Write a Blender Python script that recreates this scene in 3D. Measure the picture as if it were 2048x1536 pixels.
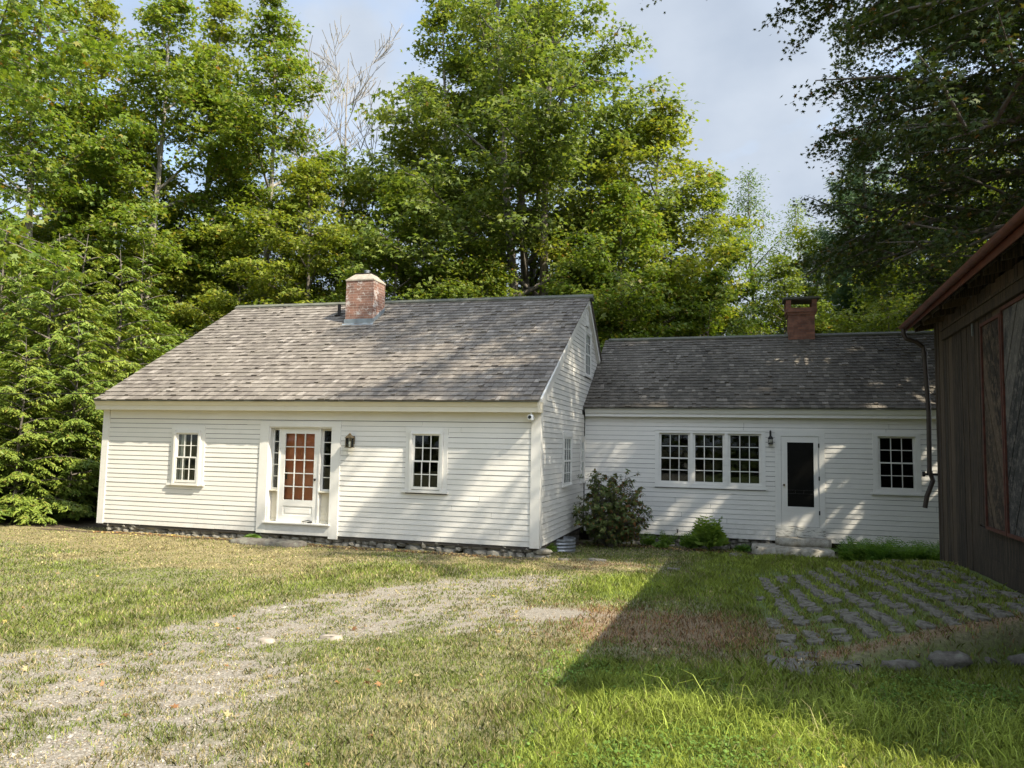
import bpy, math, random
import numpy as np
from mathutils import Vector, Matrix

S = bpy.context.scene
for o in list(bpy.data.objects):
    bpy.data.objects.remove(o)

# ------------------------------------------------------------------ camera
F_PX, YAW, PITCH, ROLL = 1516.0, 0.28539, 0.08031, 0.01930
CAM = Vector((3.5736, -14.1888, 1.9742))
cd = bpy.data.cameras.new("camera"); cam = bpy.data.objects.new("camera", cd)
S.collection.objects.link(cam)
fw = Vector((-math.sin(YAW)*math.cos(PITCH), math.cos(YAW)*math.cos(PITCH), math.sin(PITCH)))
rt = Vector((math.cos(YAW), math.sin(YAW), 0)); up = rt.cross(fw)
r2 = rt*math.cos(ROLL) + up*math.sin(ROLL); u2 = -rt*math.sin(ROLL) + up*math.cos(ROLL)
M = Matrix((r2, u2, -fw)).transposed().to_4x4(); M.translation = CAM
cam.matrix_world = M
cd.sensor_width = 36.0; cd.lens = 36.0*F_PX/2048.0; cd.clip_end = 2000; cd.clip_start = 0.05
S.camera = cam

# ------------------------------------------------------------------ light
SUN_TRAVEL = Vector((-.915, 0.345, -1.0)).normalized()
sd = bpy.data.lights.new("sun", 'SUN'); so = bpy.data.objects.new("sun", sd)
S.collection.objects.link(so)
sd.energy = 4.4; sd.angle = math.radians(0.55); sd.color = (1.0, 0.925, 0.77)
so.rotation_euler = SUN_TRAVEL.to_track_quat('-Z', 'Y').to_euler()
so.location = (20, -8, 25)
sun_el = math.asin(-SUN_TRAVEL.z)
sun_rot = math.atan2(-SUN_TRAVEL.x, -SUN_TRAVEL.y)
W = bpy.data.worlds.new("World"); S.world = W; W.use_nodes = True
nt = W.node_tree; nt.nodes.clear()
def wn(t): return nt.nodes.new(t)
wo = wn('ShaderNodeOutputWorld'); bg = wn('ShaderNodeBackground'); sky = wn('ShaderNodeTexSky')
sky.sky_type = 'NISHITA'; sky.sun_disc = False; sky.sun_elevation = sun_el; sky.sun_rotation = sun_rot
sky.air_density = 1.2; sky.dust_density = 1.5
tc = wn('ShaderNodeTexCoord'); mp = wn('ShaderNodeMapping'); mp.inputs['Scale'].default_value = (1.0, 1.0, 1.7)
mp.inputs['Rotation'].default_value = (0.0, 0.5, 0.6)
nz = wn('ShaderNodeTexNoise'); nz.inputs['Scale'].default_value = 2.3; nz.inputs['Detail'].default_value = 7; nz.inputs['Roughness'].default_value = 0.52
nz.inputs['Distortion'].default_value = 0.25
cr = wn('ShaderNodeValToRGB'); cr.color_ramp.elements[0].position = 0.30; cr.color_ramp.elements[1].position = 0.52
nz2 = wn('ShaderNodeTexNoise'); nz2.inputs['Scale'].default_value = 2.8; nz2.inputs['Detail'].default_value = 6
cc = wn('ShaderNodeValToRGB'); cc.color_ramp.elements[0].position = 0.38; cc.color_ramp.elements[1].position = 0.66
cc.color_ramp.elements[0].color = (1.36, 1.60, 1.98, 1); cc.color_ramp.elements[1].color = (2.02, 2.24, 2.55, 1)
mx = wn('ShaderNodeMix'); mx.data_type = 'RGBA'
L = nt.links.new
L(tc.outputs['Generated'], mp.inputs['Vector']); L(mp.outputs['Vector'], nz.inputs['Vector']); L(mp.outputs['Vector'], nz2.inputs['Vector'])
L(nz.outputs['Fac'], cr.inputs['Fac']); L(nz2.outputs['Fac'], cc.inputs['Fac'])
# clouds are brighter towards the sun, as real ones are
nrmv = wn('ShaderNodeVectorMath'); nrmv.operation = 'NORMALIZE'; L(tc.outputs['Generated'], nrmv.inputs[0])
dotv = wn('ShaderNodeVectorMath'); dotv.operation = 'DOT_PRODUCT'; L(nrmv.outputs[0], dotv.inputs[0]); dotv.inputs[1].default_value = tuple(-SUN_TRAVEL)
mrs = wn('ShaderNodeMapRange'); mrs.inputs[1].default_value = .15; mrs.inputs[2].default_value = 1.0; mrs.inputs[3].default_value = 1.0; mrs.inputs[4].default_value = 4.2; L(dotv.outputs['Value'], mrs.inputs[0])
sc_ = wn('ShaderNodeVectorMath'); sc_.operation = 'SCALE'; L(cc.outputs['Color'], sc_.inputs[0]); L(mrs.outputs[0], sc_.inputs['Scale'])
L(cr.outputs['Color'], mx.inputs['Factor']); L(sky.outputs['Color'], mx.inputs['A']); L(sc_.outputs[0], mx.inputs['B'])
L(mx.outputs['Result'], bg.inputs['Color']); bg.inputs['Strength'].default_value = 0.15
L(bg.outputs['Background'], wo.inputs['Surface'])
S.view_settings.view_transform = 'Standard'; S.view_settings.look = 'None'
S.view_settings.gamma = 1.0; S.view_settings.exposure = 1.24
S.view_settings.use_curve_mapping = False

# ------------------------------------------------------------------ materials
class Mat:
    def __init__(s, name):
        s.m = bpy.data.materials.new(name); s.m.use_nodes = True
        s.t = s.m.node_tree; s.t.nodes.clear()
        s.out = s.n('ShaderNodeOutputMaterial'); s.p = s.n('ShaderNodeBsdfPrincipled')
        s.l(s.p.outputs[0], s.out.inputs[0])
    def n(s, t, **k):
        x = s.t.nodes.new(t)
        for a, b in k.items(): setattr(x, a, b)
        return x
    def l(s, a, b): s.t.links.new(a, b)
    def coord(s, scale=(1, 1, 1), rot=(0, 0, 0)):
        c = s.n('ShaderNodeTexCoord'); m = s.n('ShaderNodeMapping'); m.inputs['Scale'].default_value = scale
        m.inputs['Rotation'].default_value = rot
        s.l(c.outputs['Object'], m.inputs['Vector']); return m.outputs[0]
    def noise(s, scale, detail=4, rough=.5, vec=None):
        x = s.n('ShaderNodeTexNoise'); x.inputs['Scale'].default_value = scale; x.inputs['Detail'].default_value = detail
        x.inputs['Roughness'].default_value = rough
        if vec is None: vec = s.coord()
        s.l(vec, x.inputs['Vector']); return x.outputs['Fac']
    def ramp(s, fac, stops):
        x = s.n('ShaderNodeValToRGB'); e = x.color_ramp.elements
        while len(e) < len(stops): e.new(0.5)
        for i, (p, c) in enumerate(stops):
            e[i].position = p; e[i].color = (c[0], c[1], c[2], 1) if not isinstance(c, (int, float)) else (c, c, c, 1)
        s.l(fac, x.inputs[0]); return x.outputs[0]
    def mix(s, f, a, b, mode='MIX'):
        x = s.n('ShaderNodeMix'); x.data_type = 'RGBA'; x.blend_type = mode
        for v, k in ((f, 'Factor'), (a, 'A'), (b, 'B')):
            if isinstance(v, (int, float)): x.inputs[k].default_value = v if k == 'Factor' else (v, v, v, 1)
            elif isinstance(v, tuple): x.inputs[k].default_value = (*v, 1)
            else: s.l(v, x.inputs[k])
        return x.outputs['Result']
    def island(s):
        return s.n('ShaderNodeNewGeometry').outputs['Random Per Island']
    def bump(s, h, strength=.3, dist=.01):
        b = s.n('ShaderNodeBump'); b.inputs['Strength'].default_value = strength; b.inputs['Distance'].default_value = dist
        s.l(h, b.inputs['Height']); s.l(b.outputs[0], s.p.inputs['Normal'])
    def base(s, c):
        if isinstance(c, tuple): s.p.inputs['Base Color'].default_value = (*c, 1)
        else: s.l(c, s.p.inputs['Base Color'])
        return s
    def rough(s, v): s.p.inputs['Roughness'].default_value = v; return s

def mat_simple(name, c, rough=.6, var=.15, scale=8, metal=0, bump=0):
    m = Mat(name); f = m.noise(scale, 5)
    lo = tuple(x*(1-var) for x in c); hi = tuple(min(1, x*(1+var)) for x in c)
    m.base(m.ramp(f, [(.3, lo), (.7, hi)])).rough(rough); m.p.inputs['Metallic'].default_value = metal
    if bump: m.bump(f, bump)
    return m.m

def mat_paint(name, c=(.71, .675, .61), worn=.0):
    m = Mat(name)
    f = m.noise(1.3, 6, .6); isl = m.island()
    a = m.ramp(f, [(.3, tuple(x*.92 for x in c)), (.65, c)])
    a = m.mix(m.ramp(isl, [(0, 0.0), (1, .12)]), a, tuple(x*.80 for x in c))
    g = m.noise(5, 8, .7, m.coord((.5, .5, 3.5)))
    a = m.mix(m.ramp(g, [(.56, 0.0), (.74, .34)]), a, (.46, .42, .34))
    co_ = m.n('ShaderNodeNewGeometry'); sx_p = m.n('ShaderNodeSeparateXYZ'); m.l(co_.outputs['Position'], sx_p.inputs[0])
    spl = m.ramp(sx_p.outputs[2], [(0.0, .32), (.35, 0.0)]); g2 = m.ramp(m.noise(7, 7, .75), [(.40, 0.0), (.66, 1.0)])
    a = m.mix(m.mix(1.0, spl, g2, 'MULTIPLY'), a, (.34, .31, .23))
    sp = m.noise(38, 3, .6)
    a = m.mix(m.ramp(sp, [(.70, 0.0), (.76, .55)]), a, (.36, .33, .28))
    if worn:
        h = m.noise(14, 8, .75, m.coord((.35, 1, 3)))
        a = m.mix(m.ramp(h, [(.53, 0.0), (.57, 1.0)]), a, (.12, .105, .08))
    m.base(a).rough(.55)
    m.bump(m.noise(60, 4, .6, m.coord((.3, 1, 2))), .12, .004)
    return m.m

def mat_shingle(name, stops):
    m = Mat(name)
    c = m.ramp(m.island(), stops)
    gr = m.noise(14, 6, .65, m.coord((6, .8, .8)))
    c = m.mix(m.ramp(gr, [(.3, .55), (.7, 0.0)]), c, (.055, .045, .036))
    bl = m.noise(.55, 4, .6)
    c = m.mix(m.ramp(bl, [(.45, 0.0), (.72, .35)]), c, (.26, .225, .185))
    ml = m.noise(2.2, 6, .7)
    c = m.mix(m.ramp(ml, [(.50, 0.0), (.72, .30)]), c, (.09, .085, .06))
    m.base(c).rough(.85); m.bump(gr, .5, .006)
    return m.m

def mat_brick(name, ax='x', c1=(.225, .115, .082), c2=(.125, .065, .047), mort=(.34, .29, .24), white=.75):
    m = Mat(name)
    geo = m.n('ShaderNodeNewGeometry'); c = m.n('ShaderNodeTexCoord')
    sp = m.n('ShaderNodeSeparateXYZ'); m.l(c.outputs['Object'], sp.inputs[0])
    ad = m.n('ShaderNodeMath', operation='ADD'); m.l(sp.outputs[0], ad.inputs[0]); m.l(sp.outputs[1], ad.inputs[1])
    cb = m.n('ShaderNodeCombineXYZ'); m.l(ad.outputs[0], cb.inputs[0]); m.l(sp.outputs[2], cb.inputs[1])
    b = m.n('ShaderNodeTexBrick'); m.l(cb.outputs[0], b.inputs['Vector'])
    b.inputs['Scale'].default_value = 1; b.inputs['Brick Width'].default_value = .205; b.inputs['Row Height'].default_value = .068
    b.inputs['Mortar Size'].default_value = .006; b.inputs['Mortar Smooth'].default_value = .2; b.inputs['Bias'].default_value = -.1
    b.inputs['Color1'].default_value = (*c1, 1); b.inputs['Color2'].default_value = (*c2, 1); b.inputs['Mortar'].default_value = (*mort, 1)
    n1 = m.noise(5, 7, .7); col = m.mix(m.ramp(n1, [(.42, 0.0), (.62, .6)]), b.outputs['Color'], (.30, .14, .09))
    n2 = m.noise(3.1, 8, .75, m.coord((1, 1, 1.8)))
    col = m.mix(m.ramp(n2, [(.54, 0.0), (.58, white)]), col, (.55, .50, .45))
    n3 = m.noise(9, 5, .7); col = m.mix(m.ramp(n3, [(.30, .6), (.5, 0.0)]), col, (.10, .06, .045))
    m.base(col).rough(.9); m.bump(b.outputs['Fac'], -.6, .006)
    return m.m

def mat_stone(name, c=(.30, .28, .24), lich=(.42, .42, .33), dark=(.12, .11, .09), sc=6, isl=True):
    m = Mat(name); f = m.noise(sc, 8, .7)
    a = m.ramp(f, [(.30, dark), (.48, c), (.72, lich)])
    if isl: a = m.mix(m.ramp(m.island(), [(0, 0.0), (1, .65)]), a, tuple(x*.45 for x in c))
    m.base(a).rough(.9); m.bump(f, .8, .02)
    return m.m

def mat_leaf(name, stops, trans=.46, gloss=.12, obj_var=True):
    m = Mat(name)
    c = m.ramp(m.island(), stops)
    if obj_var:
        oi = m.n('ShaderNodeObjectInfo')
        hs = m.n('ShaderNodeHueSaturation'); m.l(c, hs.inputs['Color'])
        mr = m.n('ShaderNodeMapRange'); m.l(oi.outputs['Random'], mr.inputs[0]); mr.inputs[3].default_value = .485; mr.inputs[4].default_value = .512
        m.l(mr.outputs[0], hs.inputs['Hue'])
        mr2 = m.n('ShaderNodeMapRange'); m.l(oi.outputs['Random'], mr2.inputs[0]); mr2.inputs[3].default_value = 1.12; mr2.inputs[4].default_value = .85
        m.l(mr2.outputs[0], hs.inputs['Value']); c = hs.outputs[0]
    m.base(c); m.p.inputs['Roughness'].default_value = .5; m.p.inputs['Specular IOR Level'].default_value = gloss*2.5
    tr = m.n('ShaderNodeBsdfTranslucent'); ms = m.n('ShaderNodeMixShader'); ms.inputs[0].default_value = trans
    tcx = m.mix(1.0, c, (1.25, 1.25, .55), 'MULTIPLY')
    m.l(tcx, tr.inputs[0]); m.l(m.p.outputs[0], ms.inputs[1]); m.l(tr.outputs[0], ms.inputs[2]); m.l(ms.outputs[0], m.out.inputs[0])
    return m.m

def mat_bark(name, a, b):
    m = Mat(name); f = m.noise(5, 8, .7, m.coord((2.2, 2.2, .5)))
    m.base(m.ramp(f, [(.35, a), (.65, b)])).rough(.9); m.bump(f, .8, .03)
    return m.m

MT = {}
MT['paint'] = mat_paint('white_clapboard_paint')
MT['trim'] = mat_paint('white_trim_paint', (.72, .69, .63))
MT['cream'] = mat_paint('cream_cornice_paint', (.68, .62, .49))
MT['worn'] = mat_paint('worn_white_paint', (.66, .64, .58), worn=.9)
MT['shingle'] = mat_shingle('weathered_wood_shingle', [(0, (.12, .10, .085)), (.3, (.175, .15, .125)), (.7, (.215, .185, .155)), (.92, (.26, .225, .19)), (1, (.34, .30, .26))])
MT['shingle_dark'] = mat_shingle('dark_wood_shingle', [(0, (.055, .046, .034)), (.3, (.083, .070, .053)), (.7, (.108, .091, .070)), (.92, (.15, .128, .10)), (1, (.26, .225, .18))])  # darker tones of the wood shingle, for the wing roof
MT['ridge'] = mat_simple('ridge_board', (.10, .10, .075), .8, .3, 5)
MT['brick'] = mat_brick('old_red_brick')
MT['brick2'] = mat_brick('orange_red_brick', c1=(.23, .095, .055), c2=(.12, .048, .03), mort=(.10, .07, .055), white=.0)
MT['mortar'] = mat_simple('mortar_cap', (.30, .255, .20), .9, .25, 9, bump=.4)
MT['lead'] = mat_simple('lead_flashing', (.20, .23, .25), .5, .2, 6, metal=.3)
MT['stone'] = mat_stone('field_stone', (.25, .225, .18), (.38, .37, .29), (.09, .08, .06))
MT['darkstone'] = mat_stone('dark_field_stone', (.12, .105, .085), (.20, .20, .15), (.05, .04, .03), 9, False)
MT['granite'] = mat_stone('granite_step', (.33, .30, .24), (.50, .47, .40), (.11, .095, .07), 8, False)
MT['dirt'] = mat_simple('foundation_dirt', (.07, .055, .04), .95, .4, 10, bump=.5)
MT['cobble'] = mat_stone('paving_stone', (.16, .142, .11), (.27, .25, .20), (.06, .05, .036), 14)
MT['black'] = mat_simple('black_iron', (.025, .022, .02), .45, .2, 20, metal=.6)
MT['brass'] = mat_simple('aged_brass', (.16, .12, .07), .4, .3, 30, metal=.7)
MT['galv'] = mat_simple('galvanised_steel', (.26, .27, .28), .5, .3, 9, metal=.6)
MT['sheath'] = mat_simple('shade_line_sheathing', (.05, .042, .032), .9, .2, 6)  # near-black, so gaps between clapboards show as painted-in shade lines
MT['interior'] = mat_simple('dim_interior', (.035, .032, .027), .9, .2, 3)
MT['screen'] = mat_simple('dark_screen_mesh', (.007, .0065, .005), .55, .15, 50)
MT['plasticw'] = mat_simple('white_plastic', (.8, .8, .78), .35, .03, 5)
MT['plasticb'] = mat_simple('black_plastic', (.02, .02, .02), .2, .1, 5)
MT['curtain'] = mat_simple('sheer_curtain', (.72, .70, .62), .9, .1, 7)
MT['reddoor'] = mat_simple('orange_red_door_paint', (.52, .15, .055), .45, .18, 4)
MT['gutter'] = mat_simple('rusted_red_gutter', (.11, .032, .018), .5, .35, 7, metal=.1)
MT['pipe'] = mat_simple('dark_brown_downspout', (.035, .023, .018), .45, .3, 6, metal=.2)
MT['redtrim'] = mat_simple('faded_red_trim', (.07, .02, .011), .8, .4, 12)
MT['screen'].node_tree.nodes['Principled BSDF'].inputs['Specular IOR Level'].default_value = .08
MT['interior'].node_tree.nodes['Principled BSDF'].inputs['Specular IOR Level'].default_value = .05
def glassmat():
    m = Mat('window_glass'); m.t.nodes.remove(m.p)
    g = m.n('ShaderNodeBsdfGlossy'); g.inputs['Roughness'].default_value = .015; g.inputs['Color'].default_value = (.9, .95, .95, 1)
    t = m.n('ShaderNodeBsdfTransparent'); t.inputs[0].default_value = (.96, .97, .96, 1)
    fr = m.n('ShaderNodeFresnel'); fr.inputs[0].default_value = 1.32
    bp = m.n('ShaderNodeBump'); bp.inputs['Strength'].default_value = .05; bp.inputs['Distance'].default_value = .02
    m.l(m.noise(3, 2), bp.inputs['Height']); m.l(bp.outputs[0], g.inputs['Normal'])
    ms = m.n('ShaderNodeMixShader'); m.l(fr.outputs[0], ms.inputs[0]); m.l(t.outputs[0], ms.inputs[1]); m.l(g.outputs[0], ms.inputs[2])
    m.l(ms.outputs[0], m.out.inputs[0]); return m.m
MT['glass'] = glassmat()
def barnwood(name, dark, mid, hi, rot=(0, 0, 0), sc=(14, 14, .5)):
    m = Mat(name); v = m.coord(sc, rot)
    f = m.noise(2.2, 10, .72, v); g = m.noise(.9, 4, .6)
    c = m.ramp(f, [(.32, dark), (.52, mid), (.74, hi)])
    c = m.mix(m.ramp(m.island(), [(.1, .75), (.5, 0.0), (.62, 0.0), (1, .55)]), c, m.mix(m.ramp(m.island(), [(.5, 0.0), (.55, 1.0)]), dark, hi))
    c = m.mix(m.ramp(m.noise(3.5, 9, .8, m.coord(sc)), [(.50, 0.0), (.62, .8)]), c, tuple(q*1.35 for q in hi))
    m.base(c).rough(.9); m.bump(f, .7, .012); return m.m
MT['barn'] = barnwood('weathered_barn_board', (.007, .004, .002), (.027, .0155, .0075), (.10, .068, .042))
MT['barndoor'] = barnwood('diagonal_barn_door_board', (.008, .0045, .002), (.027, .016, .008), (.11, .075, .047), (0, 0, 0), (3, 3, 3))
MT['barngrey'] = barnwood('blue_grey_door_board', (.012, .011, .011), (.038, .035, .034), (.13, .115, .10), (0, 0, 0), (3, 3, 3))
MT['bark'] = mat_bark('maple_bark', (.06, .05, .04), (.17, .145, .115))
MT['barkpale'] = mat_bark('pale_bark', (.14, .12, .10), (.36, .32, .27))
MT['deadbark'] = mat_bark('bleached_dead_wood', (.19, .165, .14), (.34, .31, .27))
G1 = [(0, (.08, .13, .018)), (.25, (.13, .195, .026)), (.6, (.20, .26, .036)), (.92, (.21, .24, .032)), (.985, (.25, .20, .035)), (1, (.28, .14, .035))]
G2 = [(0, (.08, .125, .024)), (.4, (.14, .195, .038)), (.8, (.21, .25, .055)), (.985, (.16, .19, .05)), (1, (.22, .15, .05))]
G3 = [(0, (.10, .145, .018)), (.4, (.165, .22, .028)), (.8, (.225, .262, .038)), (.985, (.25, .25, .035)), (1, (.30, .20, .03))]
MT['leafA'] = mat_leaf('maple_leaf_green', G1)
MT['leafB'] = mat_leaf('maple_leaf_deep_green', G2)
MT['leafC'] = mat_leaf('maple_leaf_yellow_green', G3)
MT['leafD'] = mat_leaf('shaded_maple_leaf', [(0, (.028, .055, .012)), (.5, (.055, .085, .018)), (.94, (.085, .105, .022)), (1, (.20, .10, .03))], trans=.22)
MT['leafE'] = mat_leaf('ash_leaf_light_green', [(0, (.08, .14, .03)), (.5, (.14, .20, .05)), (1, (.22, .26, .07))])
MT['hemlock'] = mat_leaf('hemlock_needles', [(0, (.08, .13, .02)), (.5, (.17, .235, .036)), (.9, (.235, .295, .046)), (1, (.24, .20, .05))], trans=.3)
MT['pine'] = mat_leaf('white_pine_needles', [(0, (.055, .11, .05)), (.5, (.10, .17, .08)), (1, (.17, .24, .11))], trans=.2)
MT['rhodo'] = mat_leaf('rhododendron_leaf', [(0, (.05, .08, .02)), (.45, (.085, .125, .03)), (.8, (.13, .165, .045)), (.93, (.17, .16, .05)), (1, (.30, .12, .04))], trans=.2)
MT['herb'] = mat_leaf('garden_plant_leaf', [(0, (.08, .16, .025)), (1, (.20, .31, .055))])
MT['fern'] = mat_leaf('fern_frond', [(0, (.09, .18, .035)), (1, (.18, .30, .06))])

# ------------------------------------------------------------------ object helpers
COL = S.collection
def tag(o, label=None, cat=None, group=None, kind=None):
    if label: o['label'] = label
    if cat: o['category'] = cat
    if group: o['group'] = group
    if kind: o['kind'] = kind
    return o
def empty(name, loc, rz=0.0):
    o = bpy.data.objects.new(name, None); COL.objects.link(o); o.location = loc; o.rotation_euler = (0, 0, rz)
    o.empty_display_size = .2; return o
def link(name, mesh, parent=None):
    o = bpy.data.objects.new(name, mesh); COL.objects.link(o)
    if parent: o.parent = parent
    return o
class MB:
    def __init__(s): s.v = []; s.f = []
    def add(s, vs, fs):
        n = len(s.v); s.v += [tuple(v) for v in vs]; s.f += [tuple(i+n for i in f) for f in fs]
    def box(s, x0, x1, y0, y1, z0, z1):
        if x0 > x1: x0, x1 = x1, x0
        if y0 > y1: y0, y1 = y1, y0
        if z0 > z1: z0, z1 = z1, z0
        s.add([(x0, y0, z0), (x1, y0, z0), (x1, y1, z0), (x0, y1, z0), (x0, y0, z1), (x1, y0, z1), (x1, y1, z1), (x0, y1, z1)],
              [(0, 3, 2, 1), (4, 5, 6, 7), (0, 1, 5, 4), (1, 2, 6, 5), (2, 3, 7, 6), (3, 0, 4, 7)])
    def prism(s, pts, axis, a, b):
        """extrude polygon pts (2D) along axis from a to b"""
        n = len(pts)
        def mk(p, t):
            if axis == 'x': return (t, p[0], p[1])
            if axis == 'y': return (p[0], t, p[1])
            return (p[0], p[1], t)
        vs = [mk(p, a) for p in pts] + [mk(p, b) for p in pts]
        fs = [tuple(range(n))[::-1], tuple(range(n, 2*n))] + [(i, (i+1) % n, (i+1) % n+n, i+n) for i in range(n)]
        s.add(vs, fs)
    def hexa(s, b, t):
        """8-corner solid: bottom quad b, top quad t"""
        s.add(list(b)+list(t), [(0, 3, 2, 1), (4, 5, 6, 7), (0, 1, 5, 4), (1, 2, 6, 5), (2, 3, 7, 6), (3, 0, 4, 7)])
    def tube(s, pts, rad, n=8, cap=True):
        pts = [Vector(p) for p in pts]; rings = []
        if isinstance(rad, (int, float)): rad = [rad]*len(pts)
        for i, p in enumerate(pts):
            d = (pts[min(i+1, len(pts)-1)] - pts[max(i-1, 0)]).normalized()
            a = d.orthogonal().normalized() if i == 0 else (pa - d*pa.dot(d)).normalized()
            pa = a; b = d.cross(a)
            rings.append([p + (a*math.cos(2*math.pi*k/n) + b*math.sin(2*math.pi*k/n))*rad[i] for k in range(n)])
        vs = [v for r in rings for v in r]; fs = []
        for i in range(len(pts)-1):
            for k in range(n): fs.append((i*n+k, i*n+(k+1) % n, (i+1)*n+(k+1) % n, (i+1)*n+k))
        if cap: fs.append(tuple(range(n))[::-1]); fs.append(tuple(range((len(pts)-1)*n, len(pts)*n)))
        s.add(vs, fs)
    def lathe(s, prof, c, n=16):
        vs = []; fs = []
        for r, z in prof: vs += [(c[0]+r*math.cos(2*math.pi*k/n), c[1]+r*math.sin(2*math.pi*k/n), c[2]+z) for k in range(n)]
        for i in range(len(prof)-1):
            for k in range(n): fs.append((i*n+k, i*n+(k+1) % n, (i+1)*n+(k+1) % n, (i+1)*n+k))
        s.add(vs, fs)
    def blob(s, c, r, rng, n=10, m=6, jit=.18, flat_top=None, sq=1.0):
        vs = []; fs = []; ph = rng.uniform(0, 6.28)
        for j in range(m+1):
            th = math.pi*j/m
            for k in range(n):
                a = 2*math.pi*k/n+ph; q = 1 + (rng.uniform(-jit, jit) if 0 < j < m else 0)
                ct = math.cos(th); st = math.sin(th)
                ct = math.copysign(abs(ct)**.7, ct); st = abs(st)**.6
                z = ct*r[2]*q
                if flat_top is not None and z > r[2]*flat_top: z = r[2]*flat_top + rng.uniform(-.006, .006)
                vs.append((c[0]+st*math.copysign(abs(math.cos(a))**sq, math.cos(a))*r[0]*q, c[1]+st*math.copysign(abs(math.sin(a))**sq, math.sin(a))*r[1]*q, c[2]+z))
        for j in range(m):
            for k in range(n): fs.append((j*n+k, (j+1)*n+k, (j+1)*n+(k+1) % n, j*n+(k+1) % n))
        s.add(vs, fs)
    def build(s, name, mat, parent=None, smooth=False, world=True):
        m = bpy.data.meshes.new(name)
        off = Vector((0, 0, 0))
        if parent is not None and world:
            p = parent
            while p is not None: off += p.location; p = p.parent
        m.from_pydata([(v[0]-off.x, v[1]-off.y, v[2]-off.z) for v in s.v], [], s.f)
        m.validate(); m.update()
        if smooth: m.shade_smooth()
        m.materials.append(MT[mat] if isinstance(mat, str) else mat)
        return link(name, m, parent)

def np_mesh(name, V, nper, mat, colors=None, smooth=False):
    """V: (N,nper,3) polygons each nper verts"""
    N = V.shape[0]; m = bpy.data.meshes.new(name)
    m.vertices.add(N*nper); m.vertices.foreach_set('co', V.reshape(-1).astype(np.float32))
    m.loops.add(N*nper); m.loops.foreach_set('vertex_index', np.arange(N*nper, dtype=np.int32))
    m.polygons.add(N); m.polygons.foreach_set('loop_start', np.arange(0, N*nper, nper, dtype=np.int32))
    try: m.polygons.foreach_set('loop_total', np.full(N, nper, dtype=np.int32))
    except Exception: pass
    if colors is not None:
        ca = m.color_attributes.new('Col', 'FLOAT_COLOR', 'POINT')
        c = np.ones((N, nper, 4), np.float32); c[:, :, :3] = colors[:, None, :] if colors.ndim == 2 else colors
        ca.data.foreach_set('color', c.reshape(-1))
    m.update(calc_edges=True); m.materials.append(MT[mat] if isinstance(mat, str) else mat)
    return m

# ------------------------------------------------------------------ terrain
def sm(t): t = np.clip(t, 0, 1); return t*t*(3-2*t)
def ground_z(x, y):
    x = np.asarray(x, float); y = np.asarray(y, float)
    z = np.where(y < 0, -.15 - .032*np.maximum(y, -16), -.15 - .045*np.minimum(y, 4.5))
    edge = -7.15 + .60*(x-4.1)
    b = sm((x-3.5)/3.1)*.38*sm((y-(edge-.05))/.22)*(1-sm((y+1.0)/3.4))
    b = b + .05*sm((x-3.8)/1.5)*sm((y+9)/2)*(y < 0)*0
    n = .012*np.sin(x*1.9+.6*y)*np.sin(y*1.3+1) + .01*np.sin(x*.7-y*.9)
    return z + b + n
gz = lambda x, y: float(ground_z(x, y))

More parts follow.
